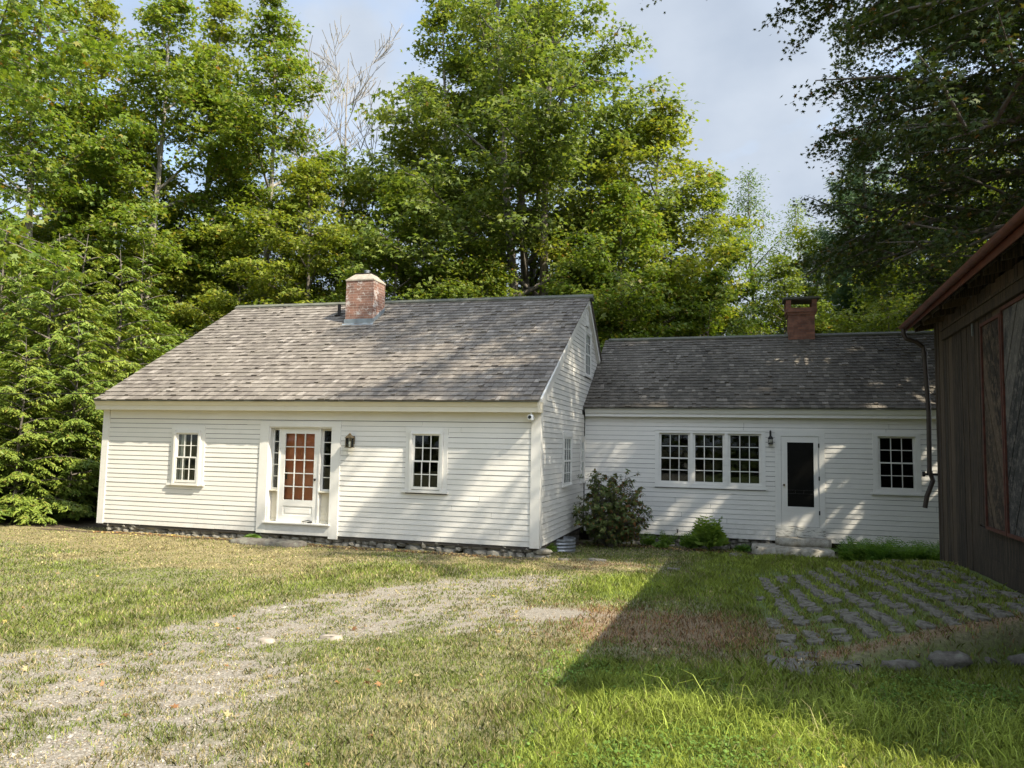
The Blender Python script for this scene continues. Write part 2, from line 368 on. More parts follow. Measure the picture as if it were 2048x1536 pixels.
# masks for ground cover, in metres on the ground
def fbm(x, y, seed=0, sc=1.0, oct=4):
    r = np.random.RandomState(seed); v = np.zeros_like(x); a = 1.0; t = 0
    for i in range(oct):
        for k in range(4):
            an = r.uniform(0, 6.28); fx = math.cos(an)*sc*(2**i)*r.uniform(.7, 1.3); fy = math.sin(an)*sc*(2**i)*r.uniform(.7, 1.3)
            v += a*np.sin(x*fx+y*fy+r.uniform(0, 6.28))/2.0
        t += a; a *= .6
    return v/t
def poly_interp(xs, pts):
    p = np.array(pts); return np.interp(xs, p[:, 0], p[:, 1])
def masks(x, y):
    x = np.asarray(x, float); y = np.asarray(y, float)
    n1 = fbm(x, y, 3, 1.1); n2 = fbm(x, y, 8, 3.0); n3 = fbm(x, y, 12, 7.0, 3)
    xl = poly_interp(y, [(-13, -3.4), (-9.3, -2.5), (-8.6, -1.75), (-7.5, -1.8), (-6.2, -1.85), (-5.1, -1.3), (-3.5, -.65), (-2.5, .3), (-2.0, 1.1)])
    xr = poly_interp(y, [(-13, 1.6), (-11, 1.5), (-9.9, 1.2), (-9, .8), (-8, .5), (-7.5, .6), (-7, 1.1), (-6.5, 2.0), (-5.2, 2.2), (-4.8, 1.35), (-4.2, 1.2), (-2.7, 1.6), (-2.0, 1.1)])
    grav = sm((x-xl+.20*n2+.16*n3+.1)/.38)*sm((xr-x+.40*n1+.35*n2+.35)/1.6)*(y < -1.9)
    grav = grav*(.56+.44*sm((n1*.6+n2*.8+n3*.9+.55)/1.1))
    brown = np.exp(-(((x-2.75+.2*n2)/1.4)**2 + ((y+5.65+.25*n1)/1.15)**2)**1.6)*(.95+.3*n2)
    brown = np.maximum(brown, .45*sm((x-.3)/.8)*sm((2.6-x)/.8)*sm((y+1.6)/.6)*sm((.1-y)/.4)*(n2 > -.3))
    brown = np.clip(np.maximum(brown, .8*np.exp(-((y-(-7.15+.60*(x-4.1))-.30)/.20)**2)*(x > 3.9)*(x < 6.4)), 0, 1)
    dry = np.clip(sm((-2.2-x+.8*n1)/1.5)*sm((y+5.2+.5*n2+.25*(x+4))/1.6)*.9 + .8*sm((x+2.5)/1)*sm((y+2.2+.4*n2)/.8)*(y < 0)*(x < 2) + .22*sm((x-.2)/.6)*sm((2.2-x)/.7)*sm((-7.6-y+.3*n1)/.6), 0, 1)
    lush = np.clip(sm((x-1.9+.45*n1)/.7)*sm((-7.0-y+.3*n1)/.7)
             + .95*np.exp(-(((x-2.1)/.95)**2+((y+2.7)/1.5)**2)**1.5) + (.22+.30*n1)*np.exp(-(((x-xl+1.1+.6*n1)/1.2)**2))*sm((y+9)/1.5)*sm((-1.4-y)/1)
             + .8*sm((x-2.4)/.8)*sm((y+4.2)/1.5)*(1-sm((y-3.2)/.6)) + .6*sm((x-3)/.8), 0, 1)*(1-brown)
    tall = sm((x-2.2+.3*n1)/1.2)*np.exp(-((y+8.75-.08*(x-3)+.25*n1)/.55)**2)
    litter = np.exp(-((y+.28)/.22)**2)*(x < .1)*(x > -12) + np.exp(-((y-3.75)/.42)**2)*(x > -.1)*(x < 4.4)
    wood = sm((y-8.8)/1.0) + sm((-10.7-x+.25*n1)/.8)*sm((y+.55)/1.0)
    return dict(grav=np.clip(grav, 0, 1), brown=brown, dry=dry, lush=lush, tall=tall, litter=np.clip(litter, 0, 1), wood=np.clip(wood, 0, 1), n1=n1, n2=n2, n3=n3)

# ------------------------------------------------------------------ ground sheet
def axis_coords(lo, hi, step, far):
    a = list(np.arange(lo, hi+1e-6, step)); s = step; v = a[-1]; u = a[0]; r = []; l = []
    while v < far: s *= 1.25; v += s; r.append(v)
    s = step
    while u > -far: s *= 1.25; u -= s; l.append(u)
    return np.array(l[::-1]+a+r)
def make_ground():
    X = axis_coords(-9, 8.5, .075, 400); Y = axis_coords(-12.5, 5.0, .075, 400)
    gx, gy = np.meshgrid(X, Y); z = ground_z(gx, gy)
    rs = np.random.RandomState(2); z = z + rs.uniform(-.004, .004, z.shape)
    k = masks(gx, gy); nx, ny = len(X), len(Y)
    m = bpy.data.meshes.new('ground'); V = np.stack([gx, gy, z], -1).reshape(-1, 3)
    i = np.arange(nx*ny).reshape(ny, nx); q = np.stack([i[:-1, :-1], i[:-1, 1:], i[1:, 1:], i[1:, :-1]], -1).reshape(-1, 4)
    m.vertices.add(len(V)); m.vertices.foreach_set('co', V.reshape(-1).astype(np.float32))
    m.loops.add(q.size); m.loops.foreach_set('vertex_index', q.reshape(-1).astype(np.int32))
    m.polygons.add(len(q)); m.polygons.foreach_set('loop_start', np.arange(0, q.size, 4, dtype=np.int32))
    for nm, ch in (('M1', ('grav', 'brown', 'lush')), ('M2', ('litter', 'wood', 'dry'))):
        ca = m.color_attributes.new(nm, 'FLOAT_COLOR', 'POINT')
        c = np.ones((nx*ny, 4), np.float32)
        for j, n in enumerate(ch): c[:, j] = k[n].reshape(-1)
        ca.data.foreach_set('color', c.reshape(-1))
    m.update(calc_edges=True); m.shade_smooth()
    t = Mat('ground_cover')
    def attr(n):
        a = t.n('ShaderNodeAttribute'); a.attribute_name = n; s = t.n('ShaderNodeSeparateColor'); t.l(a.outputs['Color'], s.inputs[0]); return s.outputs
    a1 = attr('M1'); a2 = attr('M2')
    f1 = t.noise(3.0, 8, .7); f2 = t.noise(28, 6, .75); f3 = t.noise(55, 5, .8)
    soil = t.ramp(f2, [(.3, (.08, .08, .035)), (.5, (.17, .155, .075)), (.7, (.30, .26, .14))])
    dry = t.ramp(f2, [(.3, (.10, .085, .035)), (.5, (.21, .17, .075)), (.7, (.33, .27, .13))])
    green = t.ramp(f2, [(.3, (.05, .07, .015)), (.6, (.12, .16, .03)), (.75, (.18, .22, .045))])
    grav = t.ramp(f3, [(.28, (.085, .070, .050)), (.5, (.22, .19, .148)), (.64, (.39, .35, .285))])
    brn = t.ramp(f2, [(.3, (.09, .06, .03)), (.5, (.20, .135, .07)), (.7, (.31, .225, .13))])
    duff = t.ramp(f2, [(.3, (.03, .022, .012)), (.6, (.09, .06, .032)), (.72, (.17, .11, .06))])
    def soft(m_, lo=.35, hi=.6):
        ad = t.n('ShaderNodeMath', operation='ADD'); t.l(m_, ad.inputs[0])
        sc = t.n('ShaderNodeMath', operation='MULTIPLY_ADD'); t.l(f1, sc.inputs[0]); sc.inputs[1].default_value = .6; sc.inputs[2].default_value = -.3; t.l(sc.outputs[0], ad.inputs[1])
        sc2 = t.n('ShaderNodeMath', operation='MULTIPLY_ADD'); t.l(f2, sc2.inputs[0]); sc2.inputs[1].default_value = .8; sc2.inputs[2].default_value = -.4
        ad2 = t.n('ShaderNodeMath', operation='ADD'); t.l(ad.outputs[0], ad2.inputs[0]); t.l(sc2.outputs[0], ad2.inputs[1])
        return t.ramp(ad2.outputs[0], [(lo, 0.0), (hi, 1.0)])
    c = t.mix(soft(a2[2]), soil, dry); c = t.mix(soft(a1[2]), c, green); c = t.mix(soft(a1[1]), c, brn)
    c = t.mix(soft(a1[0], .08, .62), c, grav); c = t.mix(soft(a2[0], .4, .6), c, duff); c = t.mix(soft(a2[1], .4, .6), c, duff)
    t.base(c).rough(.95); t.bump(f2, .8, .03)
    m.materials.append(t.m)
    g = link('ground', m); tag(g, kind='structure')
make_ground()

# ------------------------------------------------------------------ farmhouse
rng = random.Random(7)
HX = -5.0
house = empty('farmhouse', (HX, 2.0, -.1))
tag(house, 'low white clapboard farmhouse with grey wood shingle roofs and a lower wing on its right', 'house')
ZT = lambda x: 2.60 + .0*(x)       # soffit height

def clap_strips(mb, x0, x1, z0, z1, yf, openings, expo=.105, rng=rng, xlim=None):
    """clapboards on a wall facing -y; each board a wedge, stopping short so dark sheathing draws the shade line"""
    n = int(round((z1-z0)/expo)); e = (z1-z0)/n
    for i in range(n):
        za = z0+i*e; zb = za+e
        a, b = x0, x1
        if xlim: a, b = xlim(za, zb)
        if b-a < .03: continue
        segs = [(a, b)]
        for (ox0, ox1, oz0, oz1) in openings:
            if zb > oz0+.02 and za < oz1-.085:
                new = []
                for (p, q) in segs:
                    if q <= ox0 or p >= ox1: new.append((p, q)); continue
                    if p < ox0: new.append((p, ox0))
                    if q > ox1: new.append((ox1, q))
                segs = new
        for (p, q) in segs:
            c = p; 
            while c < q-.001:
                d = c + rng.uniform(2.2, 4.6)
                if q-d < .6: d = q
                w0 = rng.uniform(-.0012, .0012); t = .012+rng.uniform(-.001, .003); dz = rng.uniform(-.003, .003)
                g = .005 if d < q else 0
                mb.hexa([(c, yf-t, za+dz), (d-g, yf-t, za+dz+w0), (d-g, yf+.0, za+dz+.001), (c, yf+.0, za+dz+.001)],
                        [(c, yf-.005, zb-.007), (d-g, yf-.005, zb-.007), (d-g, yf+.0, zb-.007), (c, yf+.0, zb-.007)])
                c = d

def window(px, x0, x1, z0, z1, yw, cols, rows_half, parent, casing=(.12, .16, .10, .0), sash_off=-.02, proud=.0, head_ears=False, curtain=False, sill=True, label=None, casing_bottom=None, meet=None):
    """double-hung window on a wall facing -y. x0..z1 = glass opening incl. sash frame."""
    cl, ct, cr_, cb = casing
    w = MB(); yo = yw-.028
    if cl > 0:
        w.box(x0-cl, x0, yo, yw+.06, z0-cb-.0, z1); w.box(x1, x1+cr_, yo, yw+.06, z0-cb, z1)
        w.box(x0-cl-(.012 if head_ears else 0), x1+cr_+(.012 if head_ears else 0), yo-.006, yw+.06, z1+.0005, z1+ct)
        if cb > 0: w.box(x0+.0005, x1-.0005, yo, yw+.06, z0-cb, z0-.0005)
        if sill: w.box(x0-cl-.05, x1+cr_+.03, yo-.035, yw+.03, z0-cb-.045, z0-cb-.0005)
    if proud:      # plank frame standing out from the wall
        f = .055
        w.box(x0-f+.012, x0+.012, yw-proud, yo-.0005, z0-.02, z1+.012); w.box(x1-.012, x1+f-.012, yw-proud, yo-.0005, z0-.02, z1+.012)
        w.box(x0+.0125, x1-.0125, yw-proud, yo-.007, z1-.012, z1+.012); w.box(x0-f+.012, x1+f-.012, yw-proud-.01, yo-.0005, z0-.07, z0-.0205)
        for xx in (x0-f+.02, x1+f-.045): w.box(xx, xx+.02, yw-proud+.01, yw-proud+.035, z1+.0125, z1+.055)
    w.box(x0+.0002, x0+.0135, yw-.002, yw+.08, z0, z1); w.box(x1-.0135, x1-.0002, yw-.002, yw+.08, z0, z1); w.box(x0+.0002, x1-.0002, yw+.0, yw+.08, z1-.004, z1+.006); w.box(x0+.0002, x1-.0002, yw+.0, yw+.08, z0-.006, z0+.004)
    fr = w.build('window', 'trim', parent)
    if label: fr['label'] = label
    # sashes
    zm = meet if meet is not None else (z0+z1)/2; s = .040; y_up = yw-proud*.6+sash_off+.0; 
    for (za, zb, yy, nm) in ((zm-.012, z1, y_up+.0, 'upper'), (z0, zm+.016, y_up+.032, 'lower')):
        yy = y_up + (.0 if nm == 'lower' else .028)
        q = MB(); X0, X1 = x0+.014, x1-.014
        q.box(X0, X0+s, yy, yy+.026, za, zb); q.box(X1-s, X1, yy, yy+.026, za, zb)
        bt = s*1.25 if nm == 'lower' else s*.75
        q.box(X0+s+.0003, X1-s-.0003, yy, yy+.026, za, za+bt); q.box(X0+s+.0003, X1-s-.0003, yy, yy+.026, zb-(s if nm == 'upper' else s*.75), zb)
        gx0, gx1, gz0, gz1 = X0+s, X1-s, za+bt, zb-(s if nm == 'upper' else s*.75)
        for c in range(1, cols):
            xx = gx0+(gx1-gx0)*c/cols; q.box(xx-.0085, xx+.0085, yy+.003, yy+.022, gz0-.001, gz1+.001)
        for r in range(1, rows_half):
            zz = gz0+(gz1-gz0)*r/rows_half
            for c in range(cols):
                xa = gx0+(gx1-gx0)*c/cols+.0087; xb = gx0+(gx1-gx0)*(c+1)/cols-.0087
                q.box(xa, xb, yy+.004, yy+.021, zz-.0085, zz+.0085)
        q.build('sash', 'trim', fr)
        g = MB(); g.box(gx0-.004, gx1+.004, yy+.011, yy+.014, gz0-.004, gz1+.004); g.build('pane', 'glass', fr)
    if curtain:
        c = MB(); 
        for a, b in ((x0+.02, x0+.15), (x1-.13, x1-.02)):
            n = 16; pts = [(a+(b-a)*i/n, yw+.09+.014*math.sin(i*2.1)) for i in range(n+1)]
            for i in range(n): c.add([(pts[i][0], pts[i][1], z0), (pts[i+1][0], pts[i+1][1], z0), (pts[i+1][0], pts[i+1][1], z1), (pts[i][0], pts[i][1], z1)], [(0, 1, 2, 3)])
        c.build('curtain', 'curtain', fr)
    return fr

# --- front wall of the main block (faces -y, plane y=0)
WIN1 = (-8.34, -7.73, 1.02, 2.11); WIN2 = (-2.65, -2.02, 1.06, 2.17)
DOOR = (-6.20, -4.27, .02, 2.38)
sid = MB()
ops = [(-8.47, -7.60, .95, 2.24), (-2.79, -1.89, 1.00, 2.28), (DOOR[0]+.02, DOOR[1]-.02, -1, DOOR[3]-.01)]
clap_strips(sid, -10.24, -.16, .04, 2.41, -.001, ops)
w = sid.build('clapboard_siding', 'paint', house)
# sheathing behind the boards, with real holes for windows and doors
sh = MB()
def wall_with_holes(mb, x0, x1, z0, z1, y0, y1, holes):
    xs = sorted(set([x0, x1]+[h[0] for h in holes]+[h[1] for h in holes]))
    for a, b in zip(xs[:-1], xs[1:]):
        hs = sorted([(h[2], h[3]) for h in holes if h[0] <= a+1e-6 and h[1] >= b-1e-6])
        z = z0
        for h0, h1 in hs:
            if h0 > z: mb.box(a, b, y0, y1, z, h0)
            z = max(z, h1)
        if z < z1: mb.box(a, b, y0, y1, z, z1)
wall_with_holes(sh, -10.38, 0.0, -.02, 2.60, .0, .10, [(-8.34, -7.73, 1.02, 2.11), (-2.65, -2.02, 1.06, 2.17), (-6.0, -4.47, .02, 2.27)])
sh.build('wall', 'sheath', house)
cb = MB(); cb.box(-.175, .016, -.030, -.0005, .02, 2.60); cb.box(-.0, .016, -.0004, .14, .02, 2.60); cb.build('corner_board', 'trim', house)
cb = MB(); cb.prism([(-10.41, .02), (-10.235, .02), (-10.215, 2.60), (-10.39, 2.60)], 'y', -.030, -.0005); cb.build('corner_board', 'trim', house)
fz = MB(); fz.box(-10.20, -.18, -.026, -.0008, 2.415, 2.60); fz.build('frieze_board', 'trim', house)
# cornice with soffit, fascia and sloping crown
co = MB(); XL, XR = -10.43, .0
co.prism([(-.015, 2.601), (-.235, 2.601), (-.235, 2.70), (-.245, 2.70), (-.300, 2.805), (-.02, 2.805)], 'x', XL, XR)
co.box(XR+.0005, XR+.045, -.26, .03, 2.60, 2.80)
co.build('cornice', 'cream', house)
# roof planes: bilinear sheet of individually laid shingles
def shingle_plane(mb, A, B, C, D, courses, rng, wmin=.09, wmax=.21, thick=.020, lift=.02, split=True):
    """A,B lower left/right; D,C upper left/right (Vectors)"""
    A, B, C, D = map(Vector, (A, B, C, D)); nrm = (B-A).cross(D-A).normalized()
    if nrm.z < 0: nrm = -nrm
    Lr = (B-A).length
    for i in range(courses):
        t0 = i/courses; t1 = min(1, (i+1.35)/courses)
        pl, pr = A.lerp(D, t0), B.lerp(C, t0); ql, qr = A.lerp(D, t1), B.lerp(C, t1)
        u = 0.0
        while u < 1:
            w = rng.uniform(wmin, wmax)/Lr if split else 1
            v = min(1, u+w)
            if 1-v < .05/Lr: v = 1
            g = .006/Lr if split else 0
            h = thick+rng.uniform(-.004, .006); dd = rng.uniform(-.008, .008) if split else 0; lf = rng.choice([0]*14+[.008, .02]) if split else 0
            dirv = (ql-pl).normalized()
            a = pl.lerp(pr, u)+dirv*dd; b = pl.lerp(pr, v-g)+dirv*dd; c = ql.lerp(qr, v-g); d = ql.lerp(qr, u)
            mb.hexa([a+nrm*.002, b+nrm*.002, c, d], [a+nrm*(h+lf+.006), b+nrm*(h+lf+.006), c+nrm*.003, d+nrm*.003])
            u = v
RDG = 4.58
rf = MB()
FA, FB, FC, FD = (-10.40, -.33, 2.812), (.035, -.33, 2.812), (.115, RDG, 5.76), (-10.30, RDG, 5.82)
shingle_plane(rf, FA, FB, FC, FD, 30, rng, wmin=.07, wmax=.17)
BK = (8.45, 2.62)
shingle_plane(rf, (.115, BK[0], BK[1]), (-10.38, BK[0], BK[1]), FD, FC, 30, rng, split=False)
roof = rf.build('roof', 'shingle', house); roof['label'] = 'weathered grey wood shingle roof of the taller block'
dk = MB()
dk.hexa([(-10.395, -.325, 2.790), (.03, -.325, 2.790), (.072, RDG, 5.722), (-10.29, RDG, 5.782)], [(-10.395, -.325, 2.809), (.03, -.325, 2.809), (.072, RDG, 5.757), (-10.29, RDG, 5.817)])
dk.hexa([(-10.29, RDG+.001, 5.782), (.072, RDG+.001, 5.722), (.072, BK[0], 2.60), (-10.37, BK[0], 2.60)], [(-10.29, RDG+.001, 5.812), (.072, RDG+.001, 5.752), (.072, BK[0], 2.618), (-10.37, BK[0], 2.618)])
dk.build('roof_deck', 'ridge', house)
rb = MB(); rb.hexa([(-10.34, RDG-.13, 5.762), (.17, RDG-.13, 5.702), (.17, RDG+.01, 5.775), (-10.34, RDG+.01, 5.835)], [(-10.34, RDG-.14, 5.805), (.17, RDG-.14, 5.745), (.17, RDG+.01, 5.83), (-10.34, RDG+.01, 5.89)])
rb.hexa([(-10.34, RDG+.0105, 5.775), (.17, RDG+.0105, 5.715), (.17, RDG+.14, 5.66), (-10.34, RDG+.14, 5.72)], [(-10.34, RDG+.0105, 5.885), (.17, RDG+.0105, 5.825), (.17, RDG+.15, 5.70), (-10.34, RDG+.15, 5.76)])
rb.build('ridge_board', 'ridge', roof)
# gable wall facing +x (plane x=0): built through a y<->x swap
sf = (5.72-2.79)/(RDG+.325); sb = (5.72-2.60)/(BK[0]-RDG)
ztop_f = lambda y: 2.79+(y+.325)*sf-.02
def gable_span(za, zb):
    y0 = max(.15, (zb+.02-2.79)/sf-.325+.02); y1 = min(4.40 if zb < 2.8 else 8.4, RDG+(5.70-zb)/sb)
    if zb > 2.8:
        # above the wing roof
        y1 = min(y1, 4.25+(zb-2.955)/.65 if zb < 4.4 else 9)
    return y0, y1
gs = MB(); GW = [(1.96, 2.93, 1.08, 2.26), (3.93, 4.9, 1.10, 2.20), (4.36, 5.20, 3.72, 4.92), (4.42, 4.74, 5.02, 5.36)]
tmp = MB()
def gclap(mb):
    n = int((5.7-.04)/.105)
    for i in range(n):
        za = .04+i*.1047; zb = za+.1047; a, b = gable_span(za, zb)
        if b-a < .05: continue
        segs = [(a, b)]
        for (o0, o1, p0, p1) in GW:
            if zb > p0+.02 and za < p1-.085:
                new = []
                for (p, q) in segs:
                    if q <= o0 or p >= o1: new.append((p, q)); continue
                    if p < o0: new.append((p, o0))
                    if q > o1: new.append((o1, q))
                segs = new
        for (p, q) in segs:
            t = .012+rng.uniform(-.001, .003); dz = rng.uniform(-.003, .003)
            mb.hexa([(.001, p, za+dz), (t, p, za+dz), (t, q, za+dz), (.001, q, za+dz)], [(.001, p, zb-.007), (.005, p, zb-.007), (.005, q, zb-.007), (.001, q, zb-.007)])
gclap(gs); gs.build('clapboard_siding', 'paint', house)
gw = MB(); gw.prism([(.10, -.02), (4.52, -.02), (8.35, -.02), (8.35, 2.60), (RDG, 5.70), (.10, 3.00), (.10, 2.60)], 'x', -.10, 0.0); gw.build('wall', 'sheath', house)
gw = MB(); gw.prism([(.10, -.02), (8.35, -.02), (8.35, 2.60), (RDG, 5.76), (.10, 3.02), (.10, 2.60)], 'x', -10.38, -10.30); gw.box(-10.3, -.1, 8.25, 8.35, -.02, 2.6); gw.build('wall', 'interior', house)
# rake boards
rk = MB(); y0r, y1r = -.16, RDG
rk.hexa([(.0005, -.10, 2.60), (.034, -.10, 2.60), (.034, RDG, 5.50), (.0005, RDG, 5.50)], [(.0005, -.20, 2.862), (.034, -.20, 2.862), (.034, RDG, 5.715), (.0005, RDG, 5.715)])
rk.hexa([(.0005, RDG+.0005, 5.50), (.034, RDG+.0005, 5.50), (.034, 6.6, 3.87), (.0005, 6.6, 3.87)], [(.0005, RDG+.0005, 5.71), (.034, RDG+.0005, 5.71), (.034, 6.6, 4.075), (.0005, 6.6, 4.075)])
rk.hexa([(.035, -.20, 2.80), (.075, -.20, 2.80), (.075, RDG, 5.66), (.035, RDG, 5.66)], [(.035, -.21, 2.865), (.075, -.21, 2.865), (.075, RDG, 5.718), (.035, RDG, 5.718)])
rk.hexa([(.0345, RDG+.0005, 5.53), (.078, RDG+.0005, 5.53), (.078, 6.6, 3.90), (.0345, 6.6, 3.90)], [(.0345, RDG+.0005, 5.718), (.078, RDG+.0005, 5.718), (.078, 6.6, 4.083), (.0345, 6.6, 4.083)])
rk.build('rake_board', 'trim', house)
# gable windows (thin, seen edge-on)
def gable_window(y0, y1, z0, z1, cols, rows, label=None):
    w = MB(); c = .10
    w.box(.002, .030, y0, y0+c, z0, z1); w.box(.002, .030, y1-c, y1, z0, z1); w.box(.002, .036, y0-.01, y1+.01, z1, z1+.11); w.box(.002, .055, y0-.03, y1+.03, z0-.04, z0)
    o = w.build('window', 'trim', house)
    if label: o['label'] = label
    q = MB(); a, b = y0+c, y1-c; s = .04; zm = (z0+z1)/2; 
    q.box(.003, .022, a, a+s, z0, z1); q.box(.003, .022, b-s, b, z0, z1); q.box(.003, .0225, a+s, b-s, zm-.02, zm+.02); q.box(.003, .0225, a+s, b-s, z0, z0+.05); q.box(.003, .0225, a+s, b-s, z1-.04, z1)
    for i in range(1, cols):
        yy = a+s+(b-a-2*s)*i/cols; q.box(.008, .020, yy-.009, yy+.009, z0+.05, z1-.04)
    for i in range(1, 2*rows):
        if i == rows: continue
        zz = z0+(z1-z0)*i/(2*rows); q.box(.008, .0195, a+s, b-s, zz-.008, zz+.008)
    q.build('sash', 'trim', o)
    g = MB(); g.box(.009, .012, a+s-.003, b-s+.003, z0+.03, z1-.03); g.build('pane', 'glass', o)
    d = MB(); d.box(.0015, .006, a+.002, b-.002, z0+.002, z1-.002); d.build('dark_backing', 'screen', o)  # near-black sheet standing in for the dark room behind the glass
gable_window(1.98, 2.91, 1.12, 2.17, 3, 2); gable_window(3.95, 4.46, 1.12, 2.12, 2, 2)
gable_window(4.36, 5.20, 3.76, 4.84, 3, 2, 'tall attic window high in the gable'); gable_window(4.42, 4.74, 5.02, 5.30, 1, 1, 'tiny window under the gable peak')
# front windows
window(0, *WIN1[:2], WIN1[2], WIN1[3], 0.0, 3, 2, house, casing=(.14, .15, .13, .03), proud=.075, curtain=True, label='narrow double hung window left of the front door, with pale curtains')
window(0, *WIN2[:2], WIN2[2], WIN2[3], 0.0, 3, 2, house, casing=(.14, .13, .13, .03), proud=.075, head_ears=True, label='double hung window right of the front door')
# entrance surround
en = MB()
en.box(-6.20, -5.99, -.034, .0, .02, 2.27); en.box(-4.48, -4.27, -.034, .0, -.03, 2.27); en.box(-6.20, -4.27, -.036, .0, 2.2705, 2.385)
en.box(-5.9895, -4.4805, -.030, .0, .02, .235)
en.box(-6.03, -4.44, -.085, .18, .236, .262)
# reveals of the recess
en.box(-6.0, -5.965, .0005, .20, .263, 2.27); en.box(-4.50, -4.465, .0005, .20, .263, 2.27); en.box(-5.9645, -4.5005, .0005, .20, 2.24, 2.27)
en.box(-5.765, -5.735, .03, .20, .263, 2.2395); en.box(-4.80, -4.77, .03, .20, .263, 2.2395)
ent = en.build('door_surround', 'trim', house)
for a, b, nm in ((-5.9645, -5.7655, 0), (-4.7695, -4.5005, 1)):
    q = MB(); q.box(a, b, .135, .16, .30, .90); q.box(a, b, .10, .165, .263, .30); q.box(a-.0, b+.0, .02, .17, .905, .935)
    q.box(a+.03, b-.03, .126, .134, .34, .87); q.build('panel', 'cream', ent)
    f = MB(); s = .022; y = .13
    f.box(a, a+s, y, y+.03, .936, 2.235); f.box(b-s, b, y, y+.03, .936, 2.235); f.box(a+s, b-s, y, y+.03, .936, .97); f.box(a+s, b-s, y, y+.03, 2.20, 2.235)
    for i in range(1, 5):
        zz = .97+(2.20-.97)*i/5; f.box(a+s, b-s, y+.004, y+.026, zz-.009, zz+.009)
    sl = f.build('sidelight', 'trim', house)
    g = MB(); g.box(a+s-.002, b-s+.002, y+.012, y+.016, .965, 2.205); g.build('pane', 'glass', sl)
# storm door with fifteen lights
q = MB(); a, b, z0, z1, y0, y1 = -5.734, -4.801, .264, 2.238, .045, .080; st = .115
q.box(a, a+st, y0, y1, z0, z1); q.box(b-st, b, y0, y1, z0, z1); q.box(a+st, b-st, y0, y1, z1-.11, z1); q.box(a+st, b-st, y0, y1, z0, z0+.14); q.box(a+st, b-st, y0, y1, .60, .73)
q.box(a+st, b-st, y0+.012, y1-.008, z0+.14, .60); q.box(a+st+.05, b-st-.05, y0+.004, y0+.0118, z0+.19, .555)
gx0, gx1, gz0, gz1 = a+st, b-st, .73, z1-.11
for i in range(1, 3):
    xx = gx0+(gx1-gx0)*i/3; q.box(xx-.011, xx+.011, y0+.004, y1-.004, gz0, gz1)
for i in range(1, 5):
    zz = gz0+(gz1-gz0)*i/5 
    for c in range(3): q.box(gx0+(gx1-gx0)*c/3+.0112, gx0+(gx1-gx0)*(c+1)/3-.0112, y0+.005, y1-.005, zz-.010, zz+.010)
sd_ = q.build('storm_door', 'trim', house); sd_['label'] = 'white storm door with fifteen small panes'
g = MB(); g.box(gx0-.003, gx1+.003, y0+.017, y0+.02, gz0-.003, gz1+.003); g.build('pane', 'glass', sd_)
k = MB(); k.lathe([(.0, -.028), (.02, -.024), (.027, 0), (.02, .024), (.0, .028)], (b-.055, y0-.045, 1.17), 10); k.tube([(b-.055, y0-.04, 1.17), (b-.055, y0+.002, 1.17)], .009, 8); k.build('door_knob', 'black', sd_)
k = MB(); k.tube([(b-.33, y0-.02, .285), (b-.18, y0-.03, .32), (b-.1, y0-.02, .30)], .008, 6); k.box(b-.20, b-.10, y0-.03, y0-.001, .272, .287); k.build('door_stop', 'black', sd_)
q = MB(); q.box(-5.734, -4.801, .17, .20, .264, 2.238)
for (xa, xb) in ((-5.62, -5.32), (-5.22, -4.92)):
    for (za, zb) in ((.40, .85), (.98, 1.40), (1.52, 1.88), (1.98, 2.12)):
        q.box(xa, xb, .162, .1695, za, zb); q.box(xa+.04, xb-.04, .150, .1615, za+.04, zb-.04)
dr = q.build('front_door', 'reddoor', house); dr['label'] = 'orange red panelled front door behind the storm door'
k = MB(); k.lathe([(0, -.03), (.025, -.02), (.03, 0), (.025, .02), (0, .03)], (-5.63, .12, 1.25), 10); k.box(-5.645, -5.615, .15, .1605, 1.15, 1.32); k.build('door_knob', 'black', dr)
# foundation of field stones
def foundation(x0, x1, y, ztop, rng, name='foundation', axis='x', drop=.5):
    m = MB(); x = x0
    while x < x1:
        w = rng.uniform(.12, .34); 
        xx = x+w/2; z = (gz(xx, y-.1) if axis == 'x' else gz(y+.1, xx))
        zz = z-.06
        while zz < ztop-.02:
            h = rng.uniform(.07, .16)
            r = (w*.56, .11, h*.58)
            c = (xx+rng.uniform(-.03, .03), y+.055+rng.uniform(-.02, .02), zz+h/2) if axis == 'x' else (y-.10, xx, zz+h/2)
            if axis != 'x': r = (.11, w*.56, h*.58)
            if rng.random() < .93 and zz+h < ztop+.10: m.blob(c, r, rng, 9, 6, .12)
            zz += h
        x += w*.9
    return m.build(name, 'stone', house, smooth=False)
foundation(-10.2, .0, .06, .02, rng); foundation(.1, 4.2, -.06, .0, rng, axis='y')
foundation(.1, 4.3, 4.56, -.12, rng)
db = MB(); db.box(-10.30, -.12, .19, .24, -.6, .03); db.box(-.24, -.19, .24, 8, -.6, .03); db.box(-.1, 9, 4.72, 4.76, -.8, -.05); db.box(-10.30, -10.25, .25, 8.2, -.6, .03); db.build('foundation_backing', 'dirt', house)
fl = MB(); fl.box(-10.28, -.11, .11, 8.2, -.019, .04); fl.box(-.09, 8.98, 4.62, 9.5, -.119, -.06)
fl.box(-10.25, -.12, 3.2, 3.25, .041, 2.55); fl.box(-10.25, -.12, .12, 3.2, 2.52, 2.55); fl.box(.01, 8.9, 7.0, 7.05, -.05, 2.5); fl.box(.01, 8.9, 4.62, 7.0, 2.52, 2.55)
fl.build('floor', 'interior', house)
